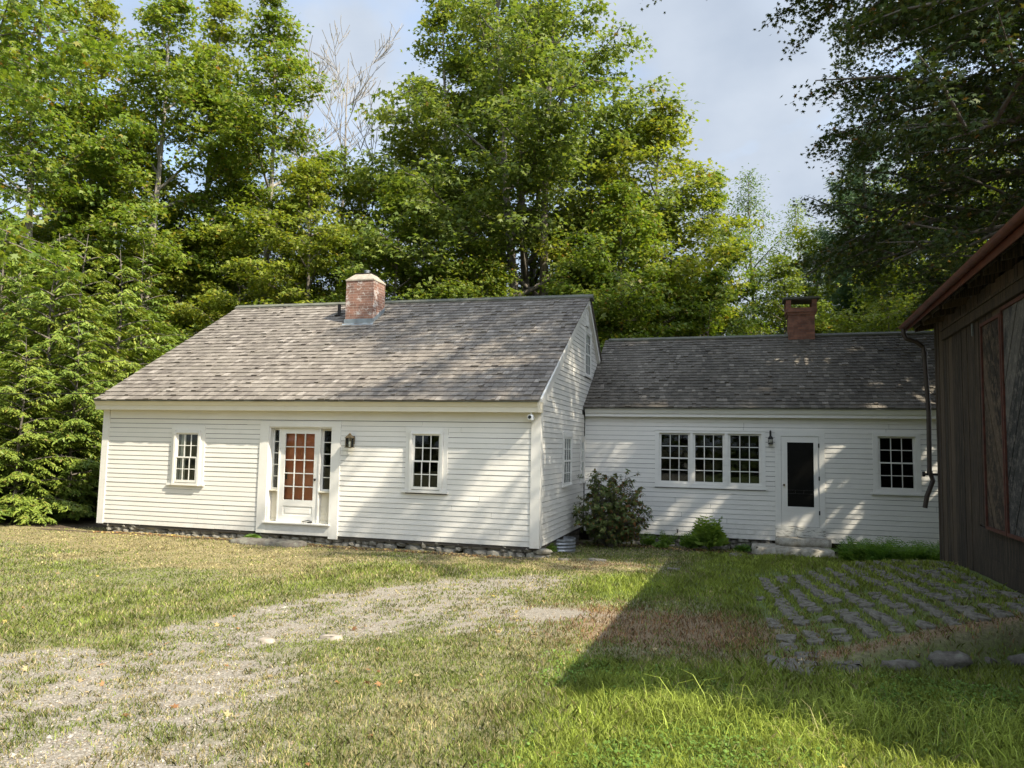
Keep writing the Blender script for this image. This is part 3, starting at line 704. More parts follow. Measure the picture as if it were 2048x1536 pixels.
# chimney of the main block
ch = MB(); cx0, cx1, cy0, cy1 = -6.11, -5.33, 3.30, 3.98
ch.box(cx0, cx1, cy0, cy1, 4.6, 6.15)
cho = ch.build('chimney', 'brick', house); cho['label'] = 'red brick chimney with sloped mortar cap on the taller roof'
cp = MB(); o = .015
b0 = [(cx0-o, cy0-o, 6.1505), (cx1+o, cy0-o, 6.1505), (cx1+o, cy1+o, 6.1505), (cx0-o, cy1+o, 6.1505)]
b1 = [(cx0-o, cy0-o, 6.185), (cx1+o, cy0-o, 6.185), (cx1+o, cy1+o, 6.185), (cx0-o, cy1+o, 6.185)]
b2 = [(cx0+.18, cy0+.17, 6.37), (cx1-.17, cy0+.17, 6.37), (cx1-.17, cy1-.17, 6.37), (cx0+.18, cy1-.17, 6.37)]
cp.add(b0+b1+b2, [(0, 3, 2, 1), (0, 1, 5, 4), (1, 2, 6, 5), (2, 3, 7, 6), (3, 0, 4, 7), (4, 5, 9, 8), (5, 6, 10, 9), (6, 7, 11, 10), (7, 4, 8, 11), (8, 9, 10, 11)])
cp.build('cap', 'mortar', cho)
cp = MB(); cp.box(cx0+.16, cx1-.15, cy0+.15, cy1-.15, 6.371, 6.392); cp.build('slab', 'black', cho)
cp = MB(); cp.lathe([(.075, 0), (.075, .07), (.09, .075), (.09, .09), (0, .10)], (-5.70, 3.64, 6.393), 14); cp.build('flue', 'galv', cho)
rz = lambda y: 2.812+(y+.33)*(5.77-2.812)/(RDG+.33)
fs = MB()
fs.hexa([(cx0-.02, cy0-.018, rz(cy0)-.02), (cx1+.02, cy0-.018, rz(cy0)-.02), (cx1+.02, cy0-.0005, rz(cy0)-.02), (cx0-.02, cy0-.0005, rz(cy0)-.02)],
        [(cx0-.02, cy0-.018, rz(cy0)+.15), (cx1+.02, cy0-.018, rz(cy0)+.15), (cx1+.02, cy0-.0005, rz(cy0)+.15), (cx0-.02, cy0-.0005, rz(cy0)+.15)])
fs.hexa([(cx0-.05, cy0-.13, rz(cy0-.13)+.02), (cx1+.05, cy0-.13, rz(cy0-.13)+.02), (cx1+.05, cy0-.02, rz(cy0)+.025), (cx0-.05, cy0-.02, rz(cy0)+.025)],
        [(cx0-.05, cy0-.13, rz(cy0-.13)+.03), (cx1+.05, cy0-.13, rz(cy0-.13)+.03), (cx1+.05, cy0-.02, rz(cy0)+.036), (cx0-.05, cy0-.02, rz(cy0)+.036)])
for xx, xo in ((cx1+.0005, .018), (cx0-.0005, -.018)):
    fs.hexa([(xx, cy0, rz(cy0)), (xx+xo, cy0, rz(cy0)), (xx+xo, cy1, rz(cy1)), (xx, cy1, rz(cy1))], [(xx, cy0, rz(cy0)+.14), (xx+xo, cy0, rz(cy0)+.14), (xx+xo, cy1, rz(cy1)+.14), (xx, cy1, rz(cy1)+.14)])
fs.build('flashing', 'lead', cho)
vp = MB(); vp.tube([(-6.60, 3.85, 5.2), (-6.60, 3.85, 5.66)], .045, 12); vp.lathe([(.13, .0), (.05, .04)], (-6.60, 3.85, rz(3.85)+.02), 12); vp.build('vent_pipe', 'black', house)

# --- wing (front plane y=4.5)
YW = 4.5
wops = [(1.74, 4.28, 1.06, 2.41), (4.52, 5.54, -1, 2.43), (6.57, 7.52, 1.06, 2.40)]
ws = MB(); clap_strips(ws, .02, 9.0, -.10, 2.72, YW-.001, wops, expo=.113)
o = ws.build('clapboard_siding', 'paint', house)
ww = MB(); wall_with_holes(ww, .0, 9.0, -.12, 2.75, YW, YW+.1, [(1.83, 2.57, 1.14, 2.34), (2.63, 3.37, 1.14, 2.34), (3.44, 4.19, 1.14, 2.34), (4.62, 5.44, .25, 2.30), (6.67, 7.44, 1.14, 2.33)])
ww.box(.0, 9.0, 9.9, 10.0, -.12, 2.75); ww.prism([(4.6, -.12), (9.9, -.12), (9.9, 2.75), (7.5, 4.9), (4.6, 2.9)], 'x', 8.9, 9.0); ww.build('wall', 'sheath', house)
wc = MB(); wc.prism([(4.495, 2.72), (4.33, 2.72), (4.33, 2.80), (4.30, 2.80), (4.235, 2.925), (4.495, 2.925)], 'x', .045, 9.1); wc.box(.02, 9.0, 4.478, 4.4985, 2.60, 2.7195); wc.build('cornice', 'trim', house)
wr = MB(); WRD = 7.5
shingle_plane(wr, (.02, 4.21, 2.925), (9.3, 4.21, 2.935), (9.3, WRD, 5.09), (.02, WRD, 5.05), 26, rng, wmin=.07, wmax=.15)
shingle_plane(wr, (9.3, 10.3, 3.0), (.02, 10.3, 3.0), (.02, WRD, 5.05), (9.3, WRD, 5.09), 12, rng, split=False)
wro = wr.build('roof', 'shingle_dark', house); wro['label'] = 'darker shingle roof of the low wing'
wd = MB(); wd.hexa([(.02, 4.215, 2.900), (9.3, 4.215, 2.910), (9.3, WRD, 5.06), (.02, WRD, 5.02)], [(.02, 4.215, 2.922), (9.3, 4.215, 2.932), (9.3, WRD, 5.087), (.02, WRD, 5.047)])
wd.hexa([(.02, WRD+.001, 5.02), (9.3, WRD+.001, 5.06), (9.3, 10.3, 2.97), (.02, 10.3, 2.97)], [(.02, WRD+.001, 5.046), (9.3, WRD+.001, 5.086), (9.3, 10.3, 2.995), (.02, 10.3, 2.995)]); wd.build('roof_deck', 'ridge', house)
wb = MB(); wb.hexa([(.12, WRD-.12, 4.99), (9.32, WRD-.12, 5.03), (9.32, WRD, 5.06), (.12, WRD, 5.02)], [(.12, WRD-.13, 5.035), (9.32, WRD-.13, 5.075), (9.32, WRD, 5.14), (.12, WRD, 5.10)]); wb.build('ridge_board', 'ridge', wro)
# triple window: one frame, three sashed openings
tf = MB(); y = YW-.03
for a, b in ((1.74, 1.83), (2.57, 2.63), (3.37, 3.44), (4.19, 4.28)): tf.box(a, b, y, YW+.05, 1.075, 2.4)
for a, b in ((1.8305, 2.5695), (2.6305, 3.3695), (3.4405, 4.1895)): tf.box(a, b, y, YW+.05, 2.34, 2.4); tf.box(a, b, y, YW+.05, 1.075, 1.14)
tf.box(1.72, 4.31, y-.02, YW, 1.04, 1.0745); tf.box(1.73, 4.29, y-.012, YW, 2.4005, 2.425)
for xx in (2.585, 2.615, 3.39, 3.42):
    for zz in (1.3, 1.55, 1.85, 2.15): tf.box(xx-.006, xx+.006, y-.006, y-.0002, zz-.02, zz+.02)
twf = tf.build('window_frame', 'trim', house); twf['label'] = 'wide white frame holding the row of three windows'
for i, (a, b) in enumerate(((1.83, 2.57), (2.63, 3.37), (3.44, 4.19))):
    window(0, a, b, 1.14, 2.34, YW, 3, 2, house, casing=(0, 0, 0, 0), sash_off=.008, sill=False, meet=1.735)
window(0, 6.67, 7.44, 1.14, 2.33, YW, 3, 2, house, casing=(.105, .085, .095, .065), sash_off=.008, label='double hung window at the right end of the wing')
# screen door of the wing
q = MB(); y = YW-.034
q.box(4.49, 4.62, y, YW, .24, 2.30); q.box(5.44, 5.56, y, YW, .24, 2.30); q.box(4.49, 5.56, y-.002, YW, 2.3005, 2.44)
q.build('door_surround', 'trim', house)
q = MB(); a, b, z0, z1, y0, y1 = 4.625, 5.435, .245, 2.295, YW-.022, YW+.012; 
q.box(a, a+.13, y0, y1, z0, z1); q.box(b-.11, b, y0, y1, z0, z1); q.box(a+.13, b-.11, y0, y1, 2.16, z1); q.box(a+.13, b-.11, y0, y1, .56, .69); q.box(a+.13, b-.11, y0, y1, z0, .34); q.box(a+.13, b-.11, y0+.006, y1-.004, .34, .56)
q.box(a+.155, b-.135, y0-.0, y0+.0055, .36, .54)
sdo = q.build('screen_door', 'trim', house); sdo['label'] = 'white screen door of the wing with a tall dark mesh panel'
g = MB(); g.box(a+.1305, b-.1105, y0+.012, y0+.016, .69, 2.16); g.build('screen', 'screen', sdo)
g = MB()
for zz in (.98, 1.06): g.box(a+.1305, b-.1105, y0+.004, y0+.0115, zz, zz+.012)
for xx in (4.92, 5.1): g.box(xx, xx+.012, y0+.005, y0+.011, .992, 1.06)
g.build('mesh_guard', 'black', sdo)
k = MB(); k.lathe([(0, -.025), (.02, -.02), (.025, 0), (.02, .02), (0, .025)], (a+.055, y0-.035, 1.18), 10); k.tube([(a+.055, y0-.03, 1.18), (a+.055, y0+.002, 1.18)], .008, 6); k.build('door_knob', 'brass', sdo)
for zz in (.52, 1.3, 2.05):
    k = MB(); k.box(b-.014, b+.016, y0-.016, y0-.0125, zz, zz+.09); k.tube([(b+.002, y0-.018, zz-.005), (b+.002, y0-.018, zz+.095)], .006, 6); k.build('hinge', 'black', sdo)
q = MB(); q.box(4.47, 5.57, YW-.055, YW, .215, .239); q.build('door_sill', 'worn', house)
q = MB(); q.box(4.485, 5.555, YW-.06, YW-.0145, .01, .2145); o = q.build('sill_board', 'worn', house); o['label'] = 'peeling white board under the screen door'
# wing chimney
sx = (WRD+14.19)/(6.4+14.19)
wcx0, wcx1 = 3.57+(4.92-3.57)*sx, 3.57+(5.55-3.57)*sx
ch = MB(); y0, y1 = 7.25, 7.85
ch.box(wcx0, wcx1, y0, y1, 4.7, 5.60); ch.box(wcx0-.025, wcx1+.025, y0-.025, y1+.025, 5.6005, 5.67); ch.box(wcx0-.055, wcx1+.055, y0-.055, y1+.055, 5.6705, 5.79)
for (a, b) in ((wcx0-.055, wcx0+.07), (wcx1-.07, wcx1+.055)):
    for (c, d) in ((y0-.055, y0+.07), (y1-.07, y1+.055)): ch.box(a, b, c, d, 5.7905, 6.02)
cho = ch.build('chimney', 'brick2', house); cho['label'] = 'orange brick chimney with open arched top on the wing'
cp = MB(); cp.box(wcx0-.12, wcx1+.12, y0-.12, y1+.12, 6.0205, 6.075); cp.box(wcx0-.075, wcx1+.075, y0-.06, y1+.06, 6.0, 6.02); cp.build('cap', 'ridge', cho)
cr_ = MB(); cr_.box(.018, .03, YW-.03, YW+.0, -.10, 2.72); cr_.build('corner_board', 'trim', house)

# ------------------------------------------------------------------ things on and beside the house
def lantern_box():
    t = empty('wall_lantern', (-4.0, -.03, 1.85)); tag(t, 'brass framed glass box lantern on the white wall right of the front door', 'lantern')
    m = MB(); m.box(-4.06, -3.94, -.042, -.031, 1.93, 2.10); m.tube([(-4, -.04, 2.06), (-4, -.09, 2.12), (-4, -.13, 2.13)], .009, 6); m.build('bracket', 'brass', t)
    m = MB(); x0, x1, y0, y1, z0, z1 = -4.065, -3.935, -.20, -.07, 1.87, 2.05
    for x in (x0, x1-.010):
        for y in (y0, y1-.010): m.box(x, x+.010, y, y+.010, z0, z1)
    m.box(x0-.01, x1+.01, y0-.01, y1+.01, z0-.016, z0-.0005); m.box(x0-.012, x1+.012, y0-.012, y1+.012, z1+.0005, z1+.012)
    m.add([(x0-.006, y0-.006, z1+.0125), (x1+.006, y0-.006, z1+.0125), (x1+.006, y1+.006, z1+.0125), (x0-.006, y1+.006, z1+.0125), (-4.03, -.165, z1+.07), (-3.97, -.165, z1+.07), (-3.97, -.105, z1+.07), (-4.03, -.105, z1+.07)],
          [(0, 3, 2, 1), (0, 1, 5, 4), (1, 2, 6, 5), (2, 3, 7, 6), (3, 0, 4, 7), (4, 5, 6, 7)])
    m.lathe([(.03, 0), (.035, .012), (.012, .03), (0, .045)], (-4, -.135, z1+.0705), 10); m.build('frame', 'brass', t)
    m = MB(); m.box(x0+.004, x1-.004, y0+.003, y0+.005, z0, z1); m.box(x0+.003, x0+.005, y0+.006, y1-.006, z0, z1); m.box(x1-.005, x1-.003, y0+.006, y1-.006, z0, z1); m.build('glass', 'glass', t)
    m = MB(); m.lathe([(.012, 0), (.012, .05), (.022, .07), (.018, .11), (0, .125)], (-4, -.135, z0), 10); m.build('bulb', 'curtain', t, smooth=True)
lantern_box()
def lantern_round():
    x, y = 4.39, 4.40
    t = empty('wall_lantern', (x, 4.47, 2.1)); tag(t, 'small black rounded lantern hanging between the triple window and screen door', 'lantern')
    m = MB(); m.box(x-.022, x+.022, 4.455, 4.468, 2.28, 2.42); m.tube([(x, 4.46, 2.40), (x, 4.43, 2.43), (x, 4.39, 2.40), (x, 4.39, 2.345)], .008, 6); m.build('bracket', 'black', t)
    m = MB(); m.lathe([(.0, .0), (.055, .004), (.06, .03), (.045, .034)], (x, 4.39, 2.10), 14); m.lathe([(.048, .0), (.065, .01), (.04, .055), (.018, .075), (.018, .10), (0, .105)], (x, 4.39, 2.225), 14)
    for k in range(4):
        a = k*math.pi/2+.78; m.tube([(x+.05*math.cos(a), 4.39+.05*math.sin(a), 2.13), (x+.064*math.cos(a), 4.39+.064*math.sin(a), 2.18), (x+.05*math.cos(a), 4.39+.05*math.sin(a), 2.228)], .005, 5)
    m.build('frame', 'black', t)
    m = MB(); m.lathe([(.04, 0), (.052, .045), (.04, .09)], (x, 4.39, 2.134), 14); m.build('glass', 'glass', t, smooth=True)
lantern_round()
def sec_cam():
    t = empty('security_camera', (-.14, -.22, 2.60)); tag(t, 'small white security camera under the eave at the house corner', 'camera')
    m = MB(); m.tube([(-.14, -.20, 2.599), (-.14, -.20, 2.56)], .012, 8); m.build('mount', 'plasticw', t)
    m = MB(); m.tube([(-.13, -.14, 2.50), (-.15, -.26, 2.51)], [.045, .047], 14); m.box(-.185, -.095, -.24, -.15, 2.455, 2.555); m.build('body', 'plasticw', t)
    m = MB(); m.tube([(-.1502, -.2605, 2.51), (-.1505, -.264, 2.51)], .036, 14); m.build('lens', 'plasticb', t)
sec_cam()
def window_well():
    m = MB(); n = 20; cy, r = 1.70, .34; H = 10
    rings = []
    for j in range(H+1):
        z = -.30+.34*j/H; q = r+.012*math.sin(j*math.pi*.9)
        rings.append([(.04+q*.95*math.sin(math.pi*i/n), cy-q*math.cos(math.pi*i/n), z) for i in range(n+1)])
    vs = [p for R_ in rings for p in R_]; fs = [(j*(n+1)+i, j*(n+1)+i+1, (j+1)*(n+1)+i+1, (j+1)*(n+1)+i) for j in range(H) for i in range(n)]
    k = len(vs); vs += [(.04+(x-.04)*.94, cy+(y-cy)*.94, z) for (x, y, z) in vs]; fs += [tuple(v+k for v in f[::-1]) for f in fs]
    top = H*(n+1); fs += [(top+i, top+i+1, top+i+1+k, top+i+k) for i in range(n)]
    m.add(vs, fs); o = m.build('window_well', 'galv'); tag(o, 'curved galvanised steel window well at the foot of the gable wall', 'window well')
window_well()
def cable():
    m = MB(); a = Vector((-10.32, -.1, 2.98)); b = Vector((-19, -1.5, 3.15)); pts = []
    for i in range(25):
        t = i/24; p = a.lerp(b, t); p.z -= .35*4*t*(1-t)*.3; pts.append(p)
    m.tube(pts, .012, 5); o = m.build('utility_cable', 'black'); tag(o, 'thin dark cable running from the left roof edge into the trees', 'cable')
cable()
def tap():
    t = MB(); x, z = 2.28, .02
    t.tube([(x, 4.49, z), (x, 4.40, z)], .014, 8); t.tube([(x, 4.41, z), (x, 4.38, z-.05)], .012, 8); t.lathe([(0, 0), (.035, .004), (.035, .012), (0, .016)], (x, 4.40, z+.03), 10); t.tube([(x, 4.40, z), (x, 4.40, z+.035)], .006, 6)
    o = t.build('garden_tap', 'black'); tag(o, 'small dark garden tap low on the wing wall between bush and leafy plant', 'tap')
tap()

def rough_slab(name, x0, x1, y0, y1, z0, z1, mat, seed, amp=.03, res=.09, taper=0.0, parent=None):
    r = np.random.RandomState(seed); nx = max(3, int((x1-x0)/res)); ny = max(3, int((y1-y0)/res)); nz = max(2, int((z1-z0)/res*1.6))
    import bmesh
    bm = bmesh.new(); idx = {}
    def V(i, j, k):
        if (i, j, k) not in idx:
            u, v, w_ = i/nx, j/ny, k/nz
            x = x0+(x1-x0)*u; y = y0+(y1-y0)*v; z = z0+(z1-z0)*w_
            e = amp
            # round the corners of the outline and the arrises
            cu, cv = 2*u-1, 2*v-1; rr = max(0, abs(cu)**6+abs(cv)**6-1)
            x -= cu*rr*.06*(x1-x0)*.5; y -= cv*rr*.06*(y1-y0)
            if k == nz: 
                if i in (0, nx): x -= np.sign(cu)*e*.6
                if j in (0, ny): y -= np.sign(cv)*e*.6
            jit = r.uniform(-1, 1, 3)*e*np.array([.7 if i in (0, nx) else .15, .7 if j in (0, ny) else .15, .30])
            x += jit[0]+e*.8*math.sin(y*7+seed)*(i in (0, nx)); y += jit[1]+e*.9*math.sin(x*5+seed*2)*(j in (0, ny)); z += jit[2]*(1 if k == nz else .5)
            idx[(i, j, k)] = bm.verts.new((x, y, z))
        return idx[(i, j, k)]
    for i in range(nx):
        for j in range(ny):
            bm.faces.new([V(i, j, nz), V(i+1, j, nz), V(i+1, j+1, nz), V(i, j+1, nz)]); bm.faces.new([V(i, j, 0), V(i, j+1, 0), V(i+1, j+1, 0), V(i+1, j, 0)])
    for k in range(nz):
        for i in range(nx):
            bm.faces.new([V(i, 0, k), V(i+1, 0, k), V(i+1, 0, k+1), V(i, 0, k+1)]); bm.faces.new([V(i+1, ny, k), V(i, ny, k), V(i, ny, k+1), V(i+1, ny, k+1)])
        for j in range(ny):
            bm.faces.new([V(nx, j, k), V(nx, j+1, k), V(nx, j+1, k+1), V(nx, j, k+1)]); bm.faces.new([V(0, j+1, k), V(0, j, k), V(0, j, k+1), V(0, j+1, k+1)])
    m = bpy.data.meshes.new(name); bm.to_mesh(m); bm.free(); m.materials.append(MT[mat]); m.shade_smooth()
    return link(name, m, parent)
tag(rough_slab('stone_step', 4.46, 5.64, 4.02, 4.44, -.158, .005, 'granite', 3, amp=.02), 'upper rough granite step under the screen door', 'step')
tag(rough_slab('stone_step', 3.96, 5.64, 3.52, 4.44, -.46, -.160, 'granite', 8, amp=.035), 'lower and longer granite step before the screen door', 'step')
tag(rough_slab('flat_stone', -6.30, -4.72, -.86, -.34, -.25, -.045, 'darkstone', 11, amp=.04), 'long flat dark stone lying below the front door', 'stone')
for i, (x, y, sx_, sy_, lab) in enumerate([(.55, -.25, .10, .06, 'small pale stone in the grass by the house corner'), (1.12, -.05, .17, .08, 'pale flat stone in the grass left of the bush'),
        (3.62, 3.0, .14, .22, 'pale leaning stone by the left end of the steps'), (5.9, 3.35, .34, .09, 'long pale stone right of the steps'), (2.55, -.6, .12, .05, 'thin pale stone in the grass before the leafy plant'),
        (-.62, -7.9, .09, .05, 'small tan stone in the gravel track'), (-.12, -7.55, .11, .05, 'flat tan stone in the gravel beside the grass clump')]):
    tag(rough_slab('flat_stone', x-sx_, x+sx_, y-sy_, y+sy_, gz(x, y)-.05, gz(x, y)+.035, 'cobble' if i < 5 else 'mortar', 20+i, amp=.02, res=.05), lab, 'stone')

# ------------------------------------------------------------------ paved ramp
cobble_src = []
for k in range(8):
    r = random.Random(50+k); m = MB(); m.blob((0, 0, 0), (.098, .078, .06), r, 16, 8, .09, flat_top=.62, sq=.55)
    me = m.build('paving_stone_source', 'cobble').data; bpy.data.objects.remove(bpy.data.objects['paving_stone_source']); me.name = 'paving_stone'; cobble_src.append(me)
crng = random.Random(4)
for col in range(14):
    for row in range(15):
        # columns run away from the viewer and lean to the left
        x = 4.08 + col*.258 - row*.022 + crng.uniform(-.02, .02); y = -6.32 + row*.345 + col*.11 + crng.uniform(-.03, .03)
        edge = -7.15+.60*(x-4.1)
        if y < edge+.42 or x > 7.05+(y-.6)*.035-.25 or y > -.6+ .45*(x-4.0) or x < 3.95+.12*math.sin(row*1.3): continue
        if crng.random() < (.16 if 0 < col < 12 else .35): continue
        o = link('paving_stone', cobble_src[crng.randrange(8)]); s_ = crng.uniform(.84, 1.10)
        dzx = gz(x+.05, y)-gz(x-.05, y); dzy = gz(x, y+.05)-gz(x, y-.05)
        o.location = (x, y, gz(x, y)-.003+crng.uniform(-.010, .006)); o.rotation_euler = (math.atan(dzy/.1), -math.atan(dzx/.1), crng.uniform(-.14, .14)+crng.choice([0, math.pi])); o.scale = (s_*.98, s_*crng.uniform(1.45, 2.0), s_)
        tag(o, 'rough grey paving stone set in grass on the ramp before the barn', 'paving stone', 'paving stones set in grass before the barn')
el = [('narrow pale edging stone at the left end of the ramp', 4.02, .24), ('wide pale edging slab second from the left along the ramp', 4.42, .30), ('low brown edging stone left of the blocky one', 4.86, .28), ('blocky dark edging stone with a squared face', 5.32, .30),
      ('small edging stone right of the blocky one', 5.70, .20), ('broad edging stone deep in barn shade', 6.10, .28), ('edging stone nearest the barn wall', 6.52, .26)]
for i, (lab, x, hw) in enumerate(el):
    y = -7.15+.60*(x-4.1)+.16
    tag(rough_slab('edging_stone', x-hw, x+hw*.85, y-.14-.05*(i % 2), y+.24, gz(x, y-.5)-.06, gz(x, y-.5)+[.035, .05, .06, .12, .07, .09, .09][i], 'darkstone', 70+i, amp=.045, res=.06), lab, 'edging stone', 'edging stones along the foot of the ramp').rotation_euler = (0, 0, 0)

# ------------------------------------------------------------------ barn (local: wall plane lx=0, outside lx<0, running to -ly)
barn = empty('barn', (7.0, .6, 0.0), math.radians(-2.0)); tag(barn, 'dark weathered board barn with red rimmed sliding doors and a rusty gutter', 'barn')
BL = 10.25; brng = random.Random(12)
def BB(mb, name, mat, parent=barn): return mb.build(name, mat, parent, world=False)
yy = -.13; m = MB()
m.box(-.032, .10, -.125, .0, .0, 4.24)
while yy > -2.62:
    w_ = brng.uniform(.13, .27); w_ = min(w_, yy+2.62) if yy+2.62 > .05 else .05
    m.box(-.022-brng.uniform(0, .008), .0, yy-w_+.010, yy, .12+brng.uniform(-.05, .05), 4.24); yy -= w_
    if yy+2.62 < .04: break
yy = -2.625
while yy > -BL:
    w_ = brng.uniform(.13, .27); m.box(-.022-brng.uniform(0, .008), .0, yy-w_+.010, yy, .99 if yy > -8.5 else .1, 4.24); yy -= w_
y_ = 0.0; z = .30
m.box(-.05, .0, -BL, -2.625, .28, .60); m.box(-.045, .0, -BL, -2.625, .603, .97)
BB(m, 'wall', 'barn')
m = MB(); m.box(.001, .10, -BL, -.001, -.3, 4.2); m.box(.10, 8.9, -.12, -.001, -.3, 4.2); m.box(.10, 8.9, -BL, -BL+.1, -.3, 4.2); m.box(8.9, 9.0, -BL, 0, -.3, 4.2)
m.prism([(.0, 4.2), (9.0, 4.2), (4.5, 6.6)], 'y', -.10, -.005); m.prism([(.0, 4.2), (9.0, 4.2), (4.5, 6.6)], 'y', -BL, -BL+.1); BB(m, 'back_wall', 'barn')
m = MB(); m.box(-.085, -.031, -BL, -.78, 3.845, 4.005); m.box(-.11, -.0855, -BL, -.80, 3.985, 4.02); BB(m, 'door_track_beam', 'barn')
m = MB(); m.box(-.055, -.035, -2.62, -2.585, 3.66, 3.84); BB(m, 'metal_tag', 'galv')
# doors with diagonal boards
def clip(poly, a, b, c):
    out = []
    for i in range(len(poly)):
        p, q = poly[i], poly[(i+1) % len(poly)]; dp = a*p[0]+b*p[1]-c; dq = a*q[0]+b*q[1]-c
        if dp <= 0: out.append(p)
        if dp*dq < 0: t = dp/(dp-dq); out.append((p[0]+(q[0]-p[0])*t, p[1]+(q[1]-p[1])*t))
    return out
def barn_door(ya, yb, za, zb, ang, mat, label):
    """ya > yb"""
    dm = MB(); c, s = math.cos(ang), math.sin(ang); d = -12.0
    while d < 12:
        w_ = brng.uniform(.12, .20)
        p = [(c*t - s*e, s*t + c*e) for t, e in ((-14, d), (14, d), (14, d+w_-.012), (-14, d+w_-.012))]
        for (A, B_, C_) in ((1, 0, ya-.002), (-1, 0, -yb-.002), (0, 1, zb-.002), (0, -1, -za-.002)):
            p = clip(p, A, B_, C_)
            if len(p) < 3: break
        if len(p) >= 3: dm.prism(p, 'x', -.062-brng.uniform(0, .006), -.050)
        d += w_
    o = BB(dm, 'sliding_door', mat); o['label'] = label
    f = MB(); t = .042
    f.box(-.088, -.050, ya, ya+t, za-t, zb+t); f.box(-.088, -.050, yb-t, yb, za-t, zb+t); f.box(-.0875, -.050, yb, ya, zb, zb+t); f.box(-.0875, -.050, yb, ya, za-t, za)
    BB(f, 'trim', 'redtrim', o)
    return o
barn_door(-3.20, -4.02, 1.02, 3.70, math.radians(62), 'barndoor', 'narrow brown diagonal board door with faded red trim')
barn_door(-4.13, -7.0, 1.02, 3.76, math.radians(-58), 'barngrey', 'blue grey diagonal board door nearer the viewer')
# roof with rafter tails
ze = lambda ly: 4.20-.010*ly
m = MB(); P = .52; T = .045
for (l0, l1, h0, h1) in ((-.40, 4.52, 0, 4.92*P), (9.42, 4.52, 0, 4.92*P)):
    m.hexa([(l0, .22, ze(.22)+h0), (l1, .22, ze(.22)+h1), (l1, -BL-.3, ze(-BL)+h1), (l0, -BL-.3, ze(-BL)+h0)], [(l0, .22, ze(.22)+h0+T), (l1, .22, ze(.22)+h1+T), (l1, -BL-.3, ze(-BL)+h1+T), (l0, -BL-.3, ze(-BL)+h0+T)])
ro = BB(m, 'roof', 'barn'); ro['label'] = 'barn roof with rusty red metal edge'
m = MB(); m.hexa([(-.43, .23, ze(.22)+.030), (4.52, .23, ze(.22)+4.92*P+.046), (4.52, -BL-.31, ze(-BL)+4.92*P+.046), (-.43, -BL-.31, ze(-BL)+.030)], [(-.43, .23, ze(.22)+.050), (4.52, .23, ze(.22)+4.92*P+.056), (4.52, -BL-.31, ze(-BL)+4.92*P+.056), (-.43, -BL-.31, ze(-BL)+.050)])
m.box(-.445, -.4305, -BL-.31, .23, 4.16, 4.262); BB(m, 'metal_sheet', 'gutter', ro)
m = MB(); ly = .05
while ly > -BL:
    z0_ = ze(ly)
    m.hexa([(-.33, ly-.07, z0_-.09), (.02, ly-.07, z0_-.02), (.02, ly, z0_-.02), (-.33, ly, z0_-.09)], [(-.33, ly-.07, z0_+.033), (.02, ly-.07, z0_+.215), (.02, ly, z0_+.215), (-.33, ly, z0_+.033)])
    m.box(-.36, -.3305, ly-.66, ly-.075, z0_-.045, z0_+.018)
    ly -= .74
BB(m, 'rafter_tail', 'barn', ro)
m = MB(); 
for k in range(1):
    n = 9; pts = []
    for ly_ in (.20, -BL-.2):
        zc = ze(ly_)+.005+(0 if ly_ > 0 else .0); pts.append([(-.505+.062*math.cos(math.pi*(1+i/n)), ly_, zc+.055*math.sin(math.pi*(1+i/n))+.03) for i in range(n+1)])
    vs = pts[0]+pts[1]; m.add(vs, [(i, i+1, i+n+2, i+n+1) for i in range(n)]+[tuple(range(n+1))])
    vs2 = [(x+.004*(1 if x < -.5 else -1), y, z+.004) for x, y, z in vs]; m.add(vs2, [(i+n+1, i+n+2, i+1, i) for i in range(n)])
gt = BB(m, 'gutter', 'gutter')
m = MB(); m.tube([(-.505, .05, 4.18), (-.505, .05, 4.08), (-.47, .04, 4.00), (-.30, .03, 3.93), (-.20, .03, 3.84), (-.185, .03, 3.70), (-.14, .03, 2.7), (-.15, .03, 1.66), (-.10, .03, 1.50), (-.20, .03, 1.22), (-.235, .03, 1.02)], .041, 12)
for z in (3.70, 1.60): m.tube([(-.185 if z > 2 else -.148, .03, z), (-.185 if z > 2 else -.148, .03, z+.06)], .047, 12)
BB(m, 'downspout', 'pipe')
m = MB(); m.box(-.25, .0, .0, .012, 1.585, 1.625); m.box(-.26, -.04, .075, .087, 1.585, 1.625); m.tube([(-.26, .04, 1.605), (-.22, .04, 1.605)], .045, 10); BB(m, 'pipe_bracket', 'black')

# ------------------------------------------------------------------ foliage generators
def maple_template(lobes=5):
    if lobes == 5: P_ = [(90, .58), (68, .24), (38, .56), (12, .22), (-22, .40), (-60, .14), (-90, .20), (-120, .14), (-158, .40), (168, .22), (142, .56), (112, .24)]
    else: P_ = [(90, .60), (62, .26), (24, .55), (-50, .22), (-90, .30), (-130, .22), (156, .55), (118, .26)]
    a = np.array([(r*math.cos(math.radians(t)), r*math.sin(math.radians(t))) for t, r in P_]); z = -.35*(a**2).sum(1)
    return np.column_stack([a, z])
LANCE = np.array([(0, -.5, 0), (.13, -.18, .03), (.14, .1, .03), (0, .5, -.08), (-.14, .1, .03), (-.13, -.18, .03)], float)
STRIP = np.array([(-.11, -.5, 0), (.11, -.5, 0), (.15, .1, .04), (0, .5, -.05), (-.15, .1, .04)], float)
M5 = maple_template(5); M3 = maple_template(3)
def leaves(cent, nrm, dirv, size, tmpl):
    n = nrm/np.linalg.norm(nrm, axis=1, keepdims=True)
    d = dirv - n*(dirv*n).sum(1, keepdims=True); d /= np.linalg.norm(d, axis=1, keepdims=True)+1e-9
    s = np.cross(d, n)
    T_ = tmpl[None]*size[:, None, None]
    return cent[:, None]+s[:, None]*T_[:, :, 0:1]+d[:, None]*T_[:, :, 1:2]+n[:, None]*T_[:, :, 2:3]
